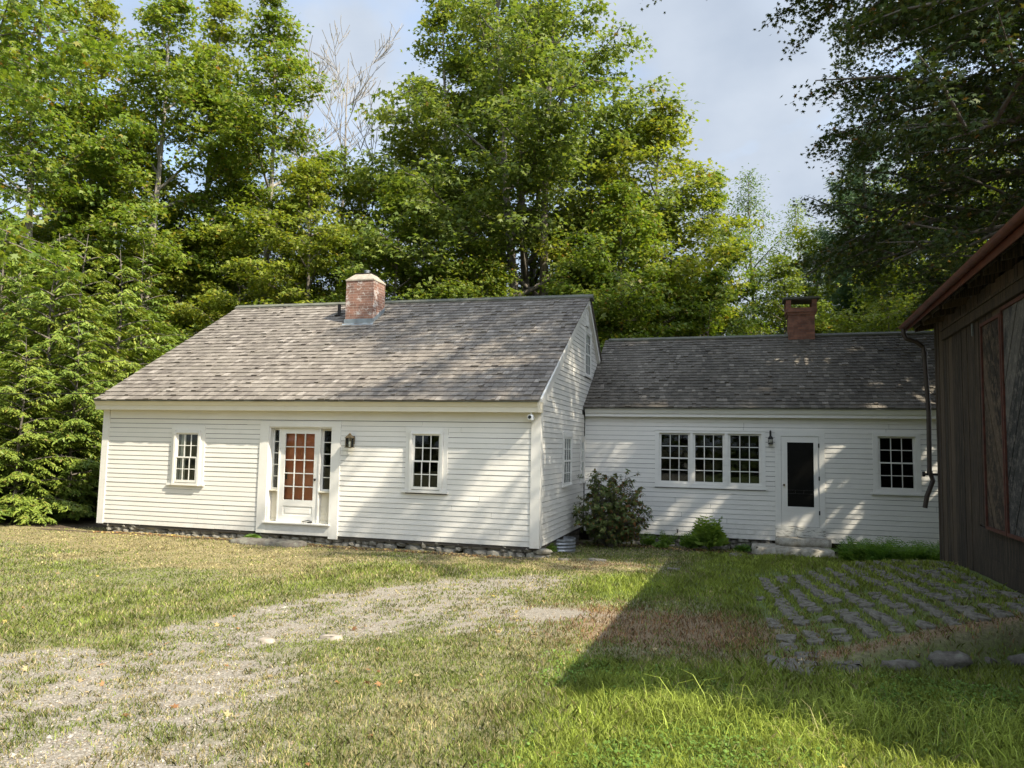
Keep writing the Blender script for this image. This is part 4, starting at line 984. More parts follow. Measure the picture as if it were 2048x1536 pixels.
def cluster_leaves(rs, cl, outd, k, spread, size, tmpl, tilt=.55, droop=.35):
    """cl (N,3) cluster centres; k leaves each"""
    N = len(cl); c = np.repeat(cl, k, 0); o = np.repeat(outd, k, 0); q = rs.normal(size=(N*k, 3))*np.array(spread)
    q[:, 2] -= droop*(q[:, 0]**2+q[:, 1]**2)**.5
    c = c+q; nrm = np.array([0, 0, 1.0])+rs.normal(size=c.shape)*tilt+o*.35
    dirv = o*1.0+q*1.2+rs.normal(size=c.shape)*.5; dirv[:, 2] -= .5
    return leaves(c, nrm, dirv, size*rs.uniform(.65, 1.25, len(c)), tmpl)
def broad_tree(seed, H, R, base, nl, tr, mat, bark, k=26, size=.19, tmpl=None, spread=(.34, .34, .15), prof='ovate', wob=.25, subs=9, az=None, multi=1, limb_elev=(.35, 1.1), down=0.0, lo=.0, thin=1.0, step=.30, clipf=None, gaps=None):
    rs = np.random.RandomState(seed); tmpl = M3 if tmpl is None else tmpl
    m = MB(); cl = []; od = []
    def trunk(x0, y0, lean):
        n = 9; p = []
        for i in range(n):
            t = i/(n-1); p.append(Vector((x0+lean[0]*t*H+wob*math.sin(t*5+seed)*t, y0+lean[1]*t*H+wob*math.cos(t*4+seed)*t, -.3+t*(H*.93+.3))))
        rad = [tr*(1-t*.93)*(1.25 if t == 0 else 1) for t in np.linspace(0, 1, n)]
        m.tube(p, rad, 8); return p, rad
    trunks = [trunk(0, 0, (rs.uniform(-.01, .01), rs.uniform(-.01, .01)))]
    for i in range(multi-1):
        a = rs.uniform(0, 6.28); trunks.append(trunk(.3*math.cos(a), .3*math.sin(a), (.10*math.cos(a), .10*math.sin(a))))
    for ti, (p, rad) in enumerate(trunks):
        for i in range(nl//len(trunks)+1):
            u = (i+rs.uniform(0, .7))/(nl//len(trunks)+1); h = base+(H*.95-base)*u**.92
            f = {'umb': (.70+.26*math.sin(math.pi*u)+.22*(u > .48))*(1-u**5*.5), 'ovate': (math.sin(math.pi*min(1, .16+u*.84)**.85)*.85+.15)*(1-u**3*.75), 'cone': (1-u)*.9+.12, 'col': .75+.25*math.sin(math.pi*u)-.4*u**4, 'round': math.sqrt(max(.06, 1-(u*1.25-.42)**2))}[prof]
            ln = R*f*rs.uniform(.75, 1.15)
            tpos = (h+.3)/(H*.93+.3)*8; i0 = min(7, int(tpos)); st = p[i0].lerp(p[i0+1], tpos-i0); r0 = rad[i0]*.45+.012
            a = (i*2.399+ti*1.3+rs.uniform(-.5, .5)) if az is None else rs.uniform(*az)
            e = limb_elev[0]+(limb_elev[1]-limb_elev[0])*u+rs.uniform(-.15, .15)
            pts = [st]; d = Vector((math.cos(a)*math.cos(e), math.sin(a)*math.cos(e), math.sin(e))); n = 6; cur = st.copy()
            for j in range(n):
                d = (d+Vector((rs.uniform(-.14, .14), rs.uniform(-.14, .14), rs.uniform(-.10, .12)-down*j*.1))).normalized(); cur = cur+d*ln/n; pts.append(cur.copy())
            if clipf:
                while len(pts) > 3 and not clipf(pts[-1]): pts.pop()
                n = len(pts)-1
            m.tube(pts, [max(.008, r0*(1-q/n*.9)) for q in range(n+1)], 5, cap=False)
            ns = max(3, int(subs*ln/R+1))
            for s_ in range(ns):
                t = .28+.72*(s_+rs.uniform(0, .8))/ns; t = min(t, .999); b = pts[int(t*n)].lerp(pts[min(n, int(t*n)+1)], t*n-int(t*n))
                sa = math.atan2(d.y, d.x)+(1 if s_ % 2 else -1)*rs.uniform(.4, 1.3); se = rs.uniform(-.15, .65)-down*.5
                sl = ln*rs.uniform(.22, .42)*(1.15-t*.5)+.25; sdv = Vector((math.cos(sa)*math.cos(se), math.sin(sa)*math.cos(se), math.sin(se)))
                q1 = b+sdv*sl*.5+Vector((0, 0, rs.uniform(-.05, .1))); q2 = b+sdv*sl+Vector((0, 0, rs.uniform(-.15, .05)*sl))
                if clipf and not clipf(q2): continue
                m.tube([b, q1, q2], [max(.006, r0*.35), max(.005, r0*.2), .004], 4, cap=False)
                nc = max(2, int(sl/step))
                for c in range(nc):
                    w_ = (c+.7)/nc; pp = b.lerp(q1, w_*2) if w_ < .5 else q1.lerp(q2, w_*2-1)
                    cl.append((pp.x+rs.normal()*.07, pp.y+rs.normal()*.07, pp.z+rs.normal()*.05)); od.append(tuple(sdv))
    cl = np.array(cl); od = np.array(od)
    if gaps is not None:
        d_ = -np.array(SUN_TRAVEL); ok_ = np.ones(len(cl), bool)
        for (g_, r_) in gaps:
            v_ = cl-np.array(g_); ok_ &= np.linalg.norm(v_-(v_@d_)[:, None]*d_, axis=1) > r_
        cl = cl[ok_]; od = od[ok_]
    keep = (rs.uniform(size=len(cl)) < thin) & (cl[:, 2] > lo); cl = cl[keep]; od = od[keep]
    V = cluster_leaves(rs, cl, od, k, spread, size, tmpl)
    tm = m.build('trunk_source', bark); me_t = tm.data; bpy.data.objects.remove(tm); me_t.shade_smooth()
    me_c = np_mesh('crown', V, V.shape[1], mat)
    return me_t, me_c
def place(kind_name, meshes, x, y, s, rz, label, cat, group=None, z=None, sz=None):
    t = empty(kind_name, (x, y, (gz(x, y) if y < 30 else -.4) if z is None else z), rz); t.scale = (s, s, sz or s); tag(t, label, cat, group)
    link('trunk', meshes[0], t); link('crown', meshes[1], t)
    return t
def conifer(seed, H, R, tr, mat, bark, kind='hemlock', whorl=.28, k=26, size=.16, lo_h=.15):
    rs = np.random.RandomState(seed); m = MB(); cl = []; od = []; ups = []
    n = 8; p = [Vector((.12*math.sin(i+seed)*i/n, .12*math.cos(i*1.2)*i/n, -.3+(H+.3)*i/(n-1))) for i in range(n)]
    m.tube(p, [tr*(1-.95*i/(n-1)) for i in range(n)], 8)
    h = lo_h; a = rs.uniform(0, 6)
    while h < H*.97:
        u = h/H; ln = R*((1-u)**.75+.04)*rs.uniform(.65, 1.12); a += 2.399+rs.uniform(-.4, .4)
        e = (.18 if kind == 'hemlock' else .35)+.5*u; dn = .34 if kind == 'hemlock' else -.05
        cur = Vector((0, 0, h)); d = Vector((math.cos(a)*math.cos(e), math.sin(a)*math.cos(e), math.sin(e))); pts = [cur.copy()]
        for j in range(6):
            d = (d+Vector((rs.uniform(-.08, .08), rs.uniform(-.08, .08), -dn*.5*(j+1)/3*(.5)))).normalized(); cur = cur+d*ln/6; pts.append(cur.copy())
        m.tube(pts, [max(.005, .028*(1-q/6.5)) for q in range(7)], 4, cap=False)
        ns = max(3, int(ln/.17))
        for s_ in range(ns):
            t = .15+.85*(s_+rs.uniform(0, .6))/ns; t = min(t, .999); b = pts[int(t*6)].lerp(pts[min(6, int(t*6)+1)], t*6-int(t*6))
            sa = math.atan2(d.y, d.x)+(1 if s_ % 2 else -1)*rs.uniform(.45, 1.1)*(1-t*.5); sl = ln*.42*(1.1-t)+.16
            sv = Vector((math.cos(sa), math.sin(sa), -.12 if kind == 'hemlock' else .25))
            nc = max(1, int(sl/.19))
            for c in range(nc):
                q = b+sv*sl*(c+.6)/nc; cl.append((q.x, q.y, q.z-.25*((c+.6)/nc)**2*sl)); od.append(tuple(sv))
        h += whorl*rs.uniform(.35, .8)
    cl = np.array(cl); od = np.array(od)
    if kind == 'hemlock':
        N = len(cl); c = np.repeat(cl, k, 0); o = np.repeat(od, k, 0); side = np.cross(o, [0, 0, 1.0]); side /= np.linalg.norm(side, axis=1, keepdims=True)+1e-9
        u = rs.uniform(-.5, 1, (N*k, 1))*.24; v = rs.normal(size=(N*k, 1))*.075*(1.2-u/.24*.7); sg = np.sign(v)
        c = c+o*u+side*v; c[:, 2] -= (u[:, 0]**2)*1.3+np.abs(v[:, 0])*.45+rs.normal(size=N*k)*.012
        nrm = np.array([0, 0, 1.0])+o*.45+rs.normal(size=c.shape)*.28; dv = o*.9+side*sg*.75+rs.normal(size=c.shape)*.2; dv[:, 2] -= .45
        V = leaves(c, nrm, dv, size*rs.uniform(.6, 1.2, N*k), STRIP)
    else:
        V = cluster_leaves(rs, cl, od, k, (.13, .13, .10), size, np.array([(-.035, -.5, 0), (.035, -.5, 0), (.035, .5, 0), (-.035, .5, 0)], float)*np.array([1.4, 1, 1]), tilt=1.2, droop=0)
    tm = m.build('trunk_source', bark); me_t = tm.data; bpy.data.objects.remove(tm); me_t.shade_smooth()
    return me_t, np_mesh('crown', V, V.shape[1], mat)
def dead_tree(seed, H, tr):
    rs = random.Random(seed); m = MB()
    def br(p, d, ln, r, depth):
        n = 5; pts = [p]; cur = p; 
        for i in range(n):
            d = (d+Vector((rs.uniform(-.14, .14), rs.uniform(-.14, .14), rs.uniform(-.02, .12)))).normalized(); cur = cur+d*ln/n; pts.append(cur)
        m.tube(pts, [max(.013, r*(1-.75*i/n)) for i in range(n+1)], 5, cap=False)
        if depth < 3:
            for i in range(7 if depth == 0 else 5):
                t = rs.uniform(.25, 1); b = pts[int(t*n)] if t < 1 else pts[-1]; a = rs.uniform(0, 6.28)
                nd = (d*1.0+Vector((math.cos(a), math.sin(a), rs.uniform(-.1, .5)))*rs.uniform(.6, 1.0)).normalized()
                br(b, nd, ln*rs.uniform(.35, .6), max(.008, r*.42), depth+1)
    p = Vector((0, 0, -.3)); pts = [p]
    for i in range(8): p = p+Vector((rs.uniform(-.15, .15), rs.uniform(-.15, .15), H/8)); pts.append(p)
    m.tube(pts, [tr*(1-.9*i/8) for i in range(9)], 7)
    for i in range(17):
        t = .38+.6*i/17; b = pts[int(t*8)].lerp(pts[min(8, int(t*8)+1)], t*8-int(t*8)); a = i*2.4
        br(b, Vector((math.cos(a)*.75, math.sin(a)*.75, .75)).normalized(), H*.24*(1.15-t*.6), tr*.32*(1.2-t), 1)
    tm = m.build('trunk_source', 'deadbark'); me = tm.data; bpy.data.objects.remove(tm); return me

# ------------------------------------------------------------------ trees behind the house
TALL = broad_tree(1, 20, 3.9, 3.2, 30, .20, 'leafA', 'barkpale', k=54, size=.18, spread=(.27, .27, .085), subs=9)
TALL2 = broad_tree(2, 20, 3.3, 2.2, 30, .19, 'leafC', 'barkpale', k=54, size=.175, spread=(.27, .27, .08), subs=9)
BIG = broad_tree(3, 20.5, 5.6, 2.2, 52, .24, 'leafB', 'bark', k=44, size=.18, spread=(.28, .28, .10), subs=10, multi=3, prof='ovate')
MID = broad_tree(4, 13, 3.6, 1.6, 30, .15, 'leafC', 'bark', k=50, size=.155, spread=(.26, .26, .075), subs=9, limb_elev=(.25, .9))
MID2 = broad_tree(5, 12, 3.2, 1.2, 28, .14, 'leafA', 'bark', k=50, size=.155, spread=(.26, .26, .08), subs=9)
SAP = broad_tree(6, 6.5, 2.0, .5, 20, .06, 'leafC', 'bark', k=34, size=.115, spread=(.28, .28, .10), subs=7, limb_elev=(.2, .8))
ASH = broad_tree(7, 17, 3.0, 3.0, 30, .16, 'leafE', 'bark', k=30, size=.17, tmpl=LANCE, spread=(.34, .34, .25), subs=7, prof='ovate')
HEM = conifer(8, 9.0, 2.7, .11, 'hemlock', 'bark', k=30, size=.13, whorl=.24)
HEM2 = conifer(9, 5.5, 2.2, .07, 'hemlock', 'bark', k=32, size=.12, whorl=.22)
PINE = conifer(10, 17, 4.2, .25, 'pine', 'bark', kind='pine', whorl=.55, k=34, size=.24, lo_h=2.5)
def X(px, y): return 3.5736+(y+14.19)*math.tan(math.atan((px-1024)/1516.0)-.2854)
TR = [
 # kind, meshes, px, y, scale, rz, label
 ('maple_tree', TALL, 40, 7, 1.1, .3, 'tall maple at the far left edge behind the hemlocks'),
 ('maple_tree', TALL2, 150, 11, 1.15, 1.9, 'tall yellow green maple second from the left edge'),
 ('maple_tree', TALL, 283, 11, 1.16, 4.0, 'tall maple with a pale trunk showing left of the house roof'),
 ('maple_tree', TALL2, 400, 15, 1.25, .9, 'tall maple rising above the left end of the main roof'),
 ('maple_tree', TALL, 515, 14, 1.18, 2.6, 'tall maple just left of the bare dead tree'),
 ('maple_tree', MID, 600, 12.5, 1.12, 5.1, 'mid height maple under the dead tree, left of the chimney'),
 ('maple_tree', MID, 770, 12, 1.0, .4, 'yellow green maple with rounded crown directly behind the brick chimney'),
 ('maple_tree', TALL2, 868, 17, 1.26, 3.3, 'slender left top of the big central maples, taller than the picture'),
 ('maple_tree', BIG, 1090, 16, 1.26, 0.6, 'largest broad maple in the middle behind the gable peak'),
 ('maple_tree', BIG, 1000, 21, 1.22, 2.9, 'deep green maple behind the largest central one'),
 ('maple_tree', MID, 1330, 17, 1.36, 2.2, 'rounded right shoulder of the central maples above the wing roof'),
 ('maple_tree', MID2, 1240, 13, 1.05, 1.0, 'lower dark maple right of the gable peak'),
 ('maple_tree', MID2, 1420, 14, .78, 3.0, 'small maple above the middle of the wing roof'),
 ('ash_tree', ASH, 1512, 25, 1.0, .7, 'light green feathery tree with pointed top in the sky gap'),
 ('ash_tree', ASH, 1590, 28, .95, 2.5, 'second light green feathery tree, just right of the pointed one'),
 ('pine_tree', PINE, 1740, 21, 1.0, .2, 'blue green white pine behind the dark overhanging branches'),
 ('pine_tree', PINE, 1640, 26, .80, 1.4, 'smaller blue green pine left of the tall pine'),
 ('maple_tree', MID, 1785, 12.5, .70, 3.9, 'light green bushy tree right of the wing chimney'),
 ('maple_tree', MID2, 1905, 14, .85, 5.3, 'green tree peeking above the barn eave'),
 ('maple_tree', MID2, 1690, 14, .62, .2, 'low tree directly behind the wing chimney'),
 ('maple_tree', MID2, 930, 12, .72, 4.4, 'low maple behind the middle of the main roof'),
 ('maple_tree', MID, 1560, 19, .85, 5.9, 'mid height maple left of the wing chimney'),
 ('maple_tree', MID, 1715, 23, 1.22, 1.1, 'full green maple filling the sky behind the wing chimney'),
 ('maple_tree', MID2, 1835, 19, 1.25, 2.7, 'full maple between the tall pine and the barn eave'),
 ('maple_tree', MID2, 1945, 20, 1.3, .5, 'broad maple beyond the barn, dim behind the overhanging branches'),
 ('maple_tree', TALL, 2030, 18, .80, 1.2, 'tall dim tree over the barn roof at the right edge'),
]
for kd, ms, px, y, s, rz_, lab in TR:
    place(kd, ms, X(px, y), y, s, rz_, lab, 'tree', 'trees behind the house')
brs = random.Random(31)
bx = [(-120, 17), (20, 15), (170, 16), (260, 15), (200, 12.5), (330, 13), (90, 13.5), (-40, 11), (455, 12.5), (-10, 14), (95, 11.5), (215, 14), (345, 12.2), (470, 17), (700, 16), (960, 13), (1180, 20), (1300, 19), (1420, 20), (250, 18), (120, 9.5), (560, 18), (375, 19), (-80, 26), (60, 22), (210, 20), (350, 24), (470, 22), (590, 25), (700, 20), (800, 26), (930, 28), (1050, 27), (1180, 24), (1290, 27), (1400, 23), (1480, 33), (1640, 31), (1760, 29), (1880, 25), (1990, 28), (130, 32), (540, 33), (1110, 35), (1330, 36)]
for i, (px, y) in enumerate(bx):
    ms = [MID, MID2, TALL, MID2][i % 4]; s = {0: 1.0, 1: 1.05, 2: .72, 3: .95}[i % 4]*brs.uniform(.85, 1.1)
    if 1420 < px < 1700: s *= .8
    place('maple_tree', ms, X(px, y), y, s, brs.uniform(0, 6.28), 'green tree in the woods, seen through gaps between nearer trees', 'tree', 'trees deeper in the woods')
sx_ = [(330, 10.6), (430, 10.2), (540, 10.5), (650, 10.3), (850, 10.5), (1000, 10.6), (1130, 10.4), (1300, 11.6), (1480, 11.8), (1600, 12.2), (1850, 12), (230, 9), (90, 5.5), (1960, 12), (905, 10.9), (960, 11.2), (1045, 11.3), (1090, 10.9), (1175, 11.6), (1240, 12), (745, 10.8), (480, 11.4), (380, 11.6)]
for i, (px, y) in enumerate(sx_):
    place('sapling', SAP, X(px, y), y, brs.uniform(.75, 1.15), brs.uniform(0, 6.28), 'leafy young tree crowding close behind the roof ridge', 'young tree', 'young trees close behind the house')
hm = [(HEM, 20, 2.6, .80, .4, 'hemlock at the left edge beyond the lawn'), (HEM, 150, 3.4, .92, 2.0, 'large feathery hemlock between the left edge and the house'),
      (HEM, 275, 7.5, 1.0, 4.1, 'hemlock standing behind the left end of the house roof'), (HEM2, 45, .55, .84, 1.1, 'low spreading hemlock reaching down to the lawn at left'),
      (HEM2, -60, .0, .9, 3.0, 'hemlock partly cut off by the left edge of the picture'), (HEM2, 150, 1.9, .95, 5.0, 'smaller hemlock close to the dark gap by the house corner'), (HEM, 100, 6.5, 1.05, 5.6, 'taller hemlock behind the feathery one'), (HEM2, 95, 2.2, 1.35, 2.3, 'bushy hemlock in the middle of the left hand group'), (HEM2, 225, 5.0, 1.5, .9, 'bushy hemlock right beside the dark gap, behind the house corner'), (HEM2, -10, 3.0, 1.6, 4.6, 'bushy hemlock at the picture edge, behind the lowest one')]
for ms, px, y, s, rz_, lab in hm: place('hemlock_tree', ms, X(px, y), y, s, rz_, lab, 'hemlock', 'hemlocks left of the house')
dt = empty('dead_tree', (X(655, 17), 17, -.35)); tag(dt, 'bare bleached dead tree with thin branches against the sky', 'dead tree'); link('trunk', dead_tree(5, 21, .17), dt)
dt = empty('dead_tree', (X(590, 22), 22, -.35), 1.0); tag(dt, 'second bare dead tree, left of and behind the first', 'dead tree'); link('trunk', dead_tree(9, 22, .15), dt)

# big maple behind the barn whose limbs hang over the picture's right side
SUN_GAPS = [((7.0, 4.5, .55), .85), ((6.2, 4.5, .9), .5), ((6.3, 4.5, 2.1), .42), ((7.2, 4.5, 2.35), .45), ((3.0, 4.5, .55), .42), ((2.1, 4.5, .6), .45), ((5.75, 4.5, 2.2), .36), ((3.3, 4.5, 2.4), .36), ((1.0, 4.5, 2.1), .42), ((5.3, 4.5, .95), .36), ((5.8, 4.5, .3), .38), ((4.6, 6.2, 4.2), .45), ((5.4, 6.2, 4.2), .45), ((7.7, 5.0, 3.4), .55), ((6.8, 5.1, 3.5), .4), ((5.1, 3.7, -.15), .38), ((1.3, 3.0, 1.0), .35), ((4.2, 5.0, 3.4), .38), ((-4.0, 0, 1.2), .55), ((-.9, 0, 1.4), .45), ((-3.2, 1.5, 4), .5), ((-1.6, 1.2, 3.6), .4)]  # crown openings shaped along sun rays to put sun patches on the house
SX, SY = 11.9, 2.8
SUN_GAPS = [((a-SX, b-SY, c-gz(SX, SY)), r_) for (a, b, c), r_ in SUN_GAPS]
SHADE = broad_tree(21, 18, 8.6, 4.9, 92, .38, 'leafD', 'bark', k=27, size=.13, tmpl=M5, spread=(.18, .18, .09), step=.20, gaps=SUN_GAPS, thin=1.0, clipf=lambda p: p.z > 4.95+max(0, -p.x-3.8)*.62 and (p.x > -6.9 or p.z > 13.0), subs=17, prof='umb', limb_elev=(-.05, 1.0), down=.28, lo=4.6, wob=.3)
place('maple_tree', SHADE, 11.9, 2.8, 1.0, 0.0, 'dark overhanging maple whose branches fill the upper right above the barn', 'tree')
NEAR = broad_tree(23, 13, 5.3, 3.4, 30, .16, 'leafA', 'bark', k=28, size=.135, tmpl=M5, spread=(.2, .2, .07), step=.22, subs=14, prof='round', limb_elev=(.15, 1.0), down=.25)
place('maple_tree', NEAR, -10.6, -7.4, 1.0, 2.0, 'near maple whose leafy branches enter the upper left corner', 'tree')
# trees across the yard, behind the viewer (reflected in the glass, extra ones added to darken it)
for i, (x, y, s) in enumerate([(-24, -34, 1.0), (-15, -37, 1.1), (-7, -33, .95), (1, -38, 1.1), (9, -34, 1.0), (-19, -31, .7), (-11, -30, .7), (-3, -30, .7), (5, -31, .7), (-28, -28, .8), (13, -30, .7), (-34, -22, .8)]):
    place('maple_tree', [TALL, MID, BIG, TALL, MID, MID2, MID2, MID2, MID2, MID2, MID2, MID2][i], x, y, s, i*1.3, 'tree across the yard, only a dark reflection in the window glass', 'tree', 'trees across the yard', z=.3)

for i in range(13):  # unseen low evergreens added to block bright sky in the window reflections
    place('hemlock_tree', HEM2, -26+i*3.3, -26.5-(i*7 % 3), 1.15+.1*(i % 3), i*1.7, 'low evergreen added behind the viewer to darken the window reflections', 'hemlock', 'evergreens added behind the viewer', z=.2)

# ------------------------------------------------------------------ shrubs and plants
def shrub():
    rs = np.random.RandomState(5); t = empty('rhododendron_bush', (.86, 3.2, gz(.86, 3.2))); tag(t, 'rounded evergreen bush turning orange on one side in the inner corner', 'bush')
    m = MB(); cl = []; od = []; C0 = Vector((.86, 3.2, -.30))
    for i in range(44):
        a = i*2.399; e = rs.uniform(.25, 1.45); ln = rs.uniform(.75, 1.02)
        d = Vector((math.cos(a)*math.cos(e)*.92, math.sin(a)*math.cos(e)*.8, math.sin(e)*1.75)); n = 5
        st = C0+Vector((math.cos(a)*.08, math.sin(a)*.06, 0)); pts = [st]
        for j in range(1, n+1): u = j/n; pts.append(st+Vector((d.x*u**1.25, d.y*u**1.25, d.z*u))*ln*1.0+Vector(rs.normal(size=3)*.02))
        m.tube(pts, [.018*(1-.8*q/n) for q in range(n+1)], 5, cap=False)
        for s_ in range(19):
            u = .22+.78*(s_+rs.rand())/19; u = min(.999, u); b = pts[int(u*n)].lerp(pts[min(n, int(u*n)+1)], u*n-int(u*n))
            sv = Vector(rs.normal(size=3)*np.array([1, 1, .7])+np.array([d.x, d.y, .5])).normalized(); q = b+sv*rs.uniform(.10, .34)
            if ((q.x-.86)/.92)**2+((q.y-3.2)/.8)**2+((q.z-.62)/1.10)**2 > 1.12 or q.x < .06: continue
            m.tube([b, q], [.006, .003], 4, cap=False); cl.append(tuple(q)); od.append(tuple(sv))
    cl = np.array(cl); od = np.array(od)
    m.build('stems', 'bark', t)
    c = np.repeat(cl, 15, 0); o = np.repeat(od, 15, 0); nn = len(c); rad = rs.normal(size=(nn, 3)); rad /= np.linalg.norm(rad, axis=1, keepdims=True)
    dv = rad+o*.5; nrm = o*1.0+np.array([0, 0, .6])+rs.normal(size=(nn, 3))*.35; c = c+rad*.035+o*rs.uniform(-.10, .02, (nn, 1))
    V = leaves(c, nrm, dv, rs.uniform(.06, .115, nn), LANCE*np.array([1.15, 1, 1]))-np.array([.86, 3.2, gz(.86, 3.2)])
    side = (c[:, 0]-.86)*1.0+(c[:, 2]-.6)*.1+rs.normal(size=nn)*.16; warm = (side > .25) & (side < .85) & (rs.rand(nn) < .28)
    link('foliage', np_mesh('foliage', V[~warm], 6, 'rhodo'), t)
    MT['rust'] = mat_leaf('rust_orange_leaf', [(0, (.16, .07, .025)), (.5, (.26, .12, .035)), (1, (.18, .18, .045))])
    o_ = link('foliage', np_mesh('foliage', V[warm], 6, 'rust'), t); o_['label'] = 'orange turning leaves of the bush'
shrub()
def frond_plant(name, x, y, h, nst, mat, seed, label, cat, group=None, droop=.6, leaf=.07, pairs=11, spread=.9, lean=0):
    rs = np.random.RandomState(seed); z0 = gz(x, y); t = empty(name, (x, y, z0)); tag(t, label, cat, group); m = MB(); C_, N_, D_, S_ = [], [], [], []
    for i in range(nst):
        a = i*2.399+rs.uniform(-.3, .3); L_ = h*rs.uniform(.75, 1.15); out = spread*rs.uniform(.35, 1.0); pts = []
        for j in range(9):
            u = j/8; pts.append(np.array([math.cos(a)*out*L_*u**1.1, math.sin(a)*out*L_*u**1.1, L_*(u*1.15-droop*u*u*out)]))
        m.tube([Vector(p) for p in pts], [.006*(1-.7*q/8) for q in range(9)], 4, cap=False)
        for j in range(pairs):
            u = .18+.82*j/pairs; p = pts[int(u*8)]+(pts[min(8, int(u*8)+1)]-pts[int(u*8)])*(u*8-int(u*8)); tg = pts[min(8, int(u*8)+1)]-pts[int(u*8)]; tg /= np.linalg.norm(tg)+1e-9
            sd2 = np.cross(tg, [0, 0, 1.0]); sd2 /= np.linalg.norm(sd2)+1e-9
            ll = leaf*(1.15-u)*1.4+leaf*.2
            for sg in (-1, 1):
                for r_ in range(3):
                    q = p+sd2*sg*ll*(r_+.5)*.8+tg*ll*.25*r_; C_.append(q+rs.normal(size=3)*.004-np.array([0, 0, .12*ll*r_])); D_.append(sd2*sg+tg*.5); N_.append(np.cross(sd2, tg)*-1 if np.cross(sd2, tg)[2] < 0 else np.cross(sd2, tg)); S_.append(ll*1.15)
    m.build('stems', mat, t, world=False)
    V = leaves(np.array(C_), np.array(N_)+rs.normal(size=(len(C_), 3))*.22, np.array(D_), np.array(S_), LANCE*np.array([1.3, 1, 1]))
    link('leaves', np_mesh('leaves', V, 6, mat), t)
frond_plant('leafy_plant', 3.02, 3.9, .74, 15, 'herb', 3, 'bright bushy leafy plant by the wing wall left of the steps', 'plant', leaf=.12, spread=.62, droop=.5, pairs=8)
frond_plant('leafy_plant', 2.62, 3.92, .42, 12, 'herb', 4, 'lower leafy growth on the left of the bushy plant', 'plant', leaf=.07, spread=.8, pairs=8)
for i, (x, y, h, lab) in enumerate([(1.62, 4.05, .38, 'small fern under the wing wall right of the bush'), (2.05, 4.1, .42, 'fern between the bush and the leafy plant'), (3.75, 3.9, .24, 'small ragged plant between leafy plant and steps'), (1.95, 3.75, .16, 'tiny low plant in the bark litter'),
                                    (-.05, 1.0, .22, 'weed growing beside the window well'), (-6.2, -.15, .14, 'small weed by the foundation under the door')]):
    frond_plant('fern' if i < 2 else 'weed', x, y, h, 9, 'herb', 30+i, lab, 'fern' if i < 2 else 'weed', leaf=.05, pairs=8)
frs = random.Random(8)
for i in range(20):
    x = 6.0+frs.uniform(-.35, 1.55); y = 1.75+frs.uniform(-.75, 1.1)
    frond_plant('fern', x, y, frs.uniform(.45, .68), 13, 'fern', 60+i, 'green fern in the patch between the wing and the barn corner', 'fern', 'ferns by the barn corner', leaf=.055, pairs=11, droop=.75)

# ------------------------------------------------------------------ grass, gravel and fallen leaves
GR = Mat('grass_blades'); ga = GR.n('ShaderNodeAttribute'); ga.attribute_name = 'Col'
GR.base(ga.outputs['Color']).rough(.55); GR.p.inputs['Specular IOR Level'].default_value = .25
tr = GR.n('ShaderNodeBsdfTranslucent'); ms = GR.n('ShaderNodeMixShader'); ms.inputs[0].default_value = .35
GR.l(ga.outputs['Color'], tr.inputs[0]); GR.l(GR.p.outputs[0], ms.inputs[1]); GR.l(tr.outputs[0], ms.inputs[2]); GR.l(ms.outputs[0], GR.out.inputs[0])
def visible_samples(rs, N, d0=2.6, d1=21.0, half=.78):
    d = d0*(d1/d0)**rs.uniform(size=N)**.85; a = YAW+rs.uniform(-half, half, N)
    return CAM.x-np.sin(a)*d, CAM.y+np.cos(a)*d, d
def on_lawn(x, y):
    ok = ~((y > -.12) & (x < .12) & (x > -10.5)) & ~((y > 4.3) & (x > 0)) & ~((x > 6.85+(y-.6)*.035) & (y < .7))
    return ok & ~((x > 3.8) & (x < 5.75) & (y > 3.22)) & (y < 8) & ~((x > -6.2) & (x < -4.8) & (y > -.8) & (y < -.3)) & ~((x < .42) & (x > -.1) & (y > 1.3) & (y < 2.1))
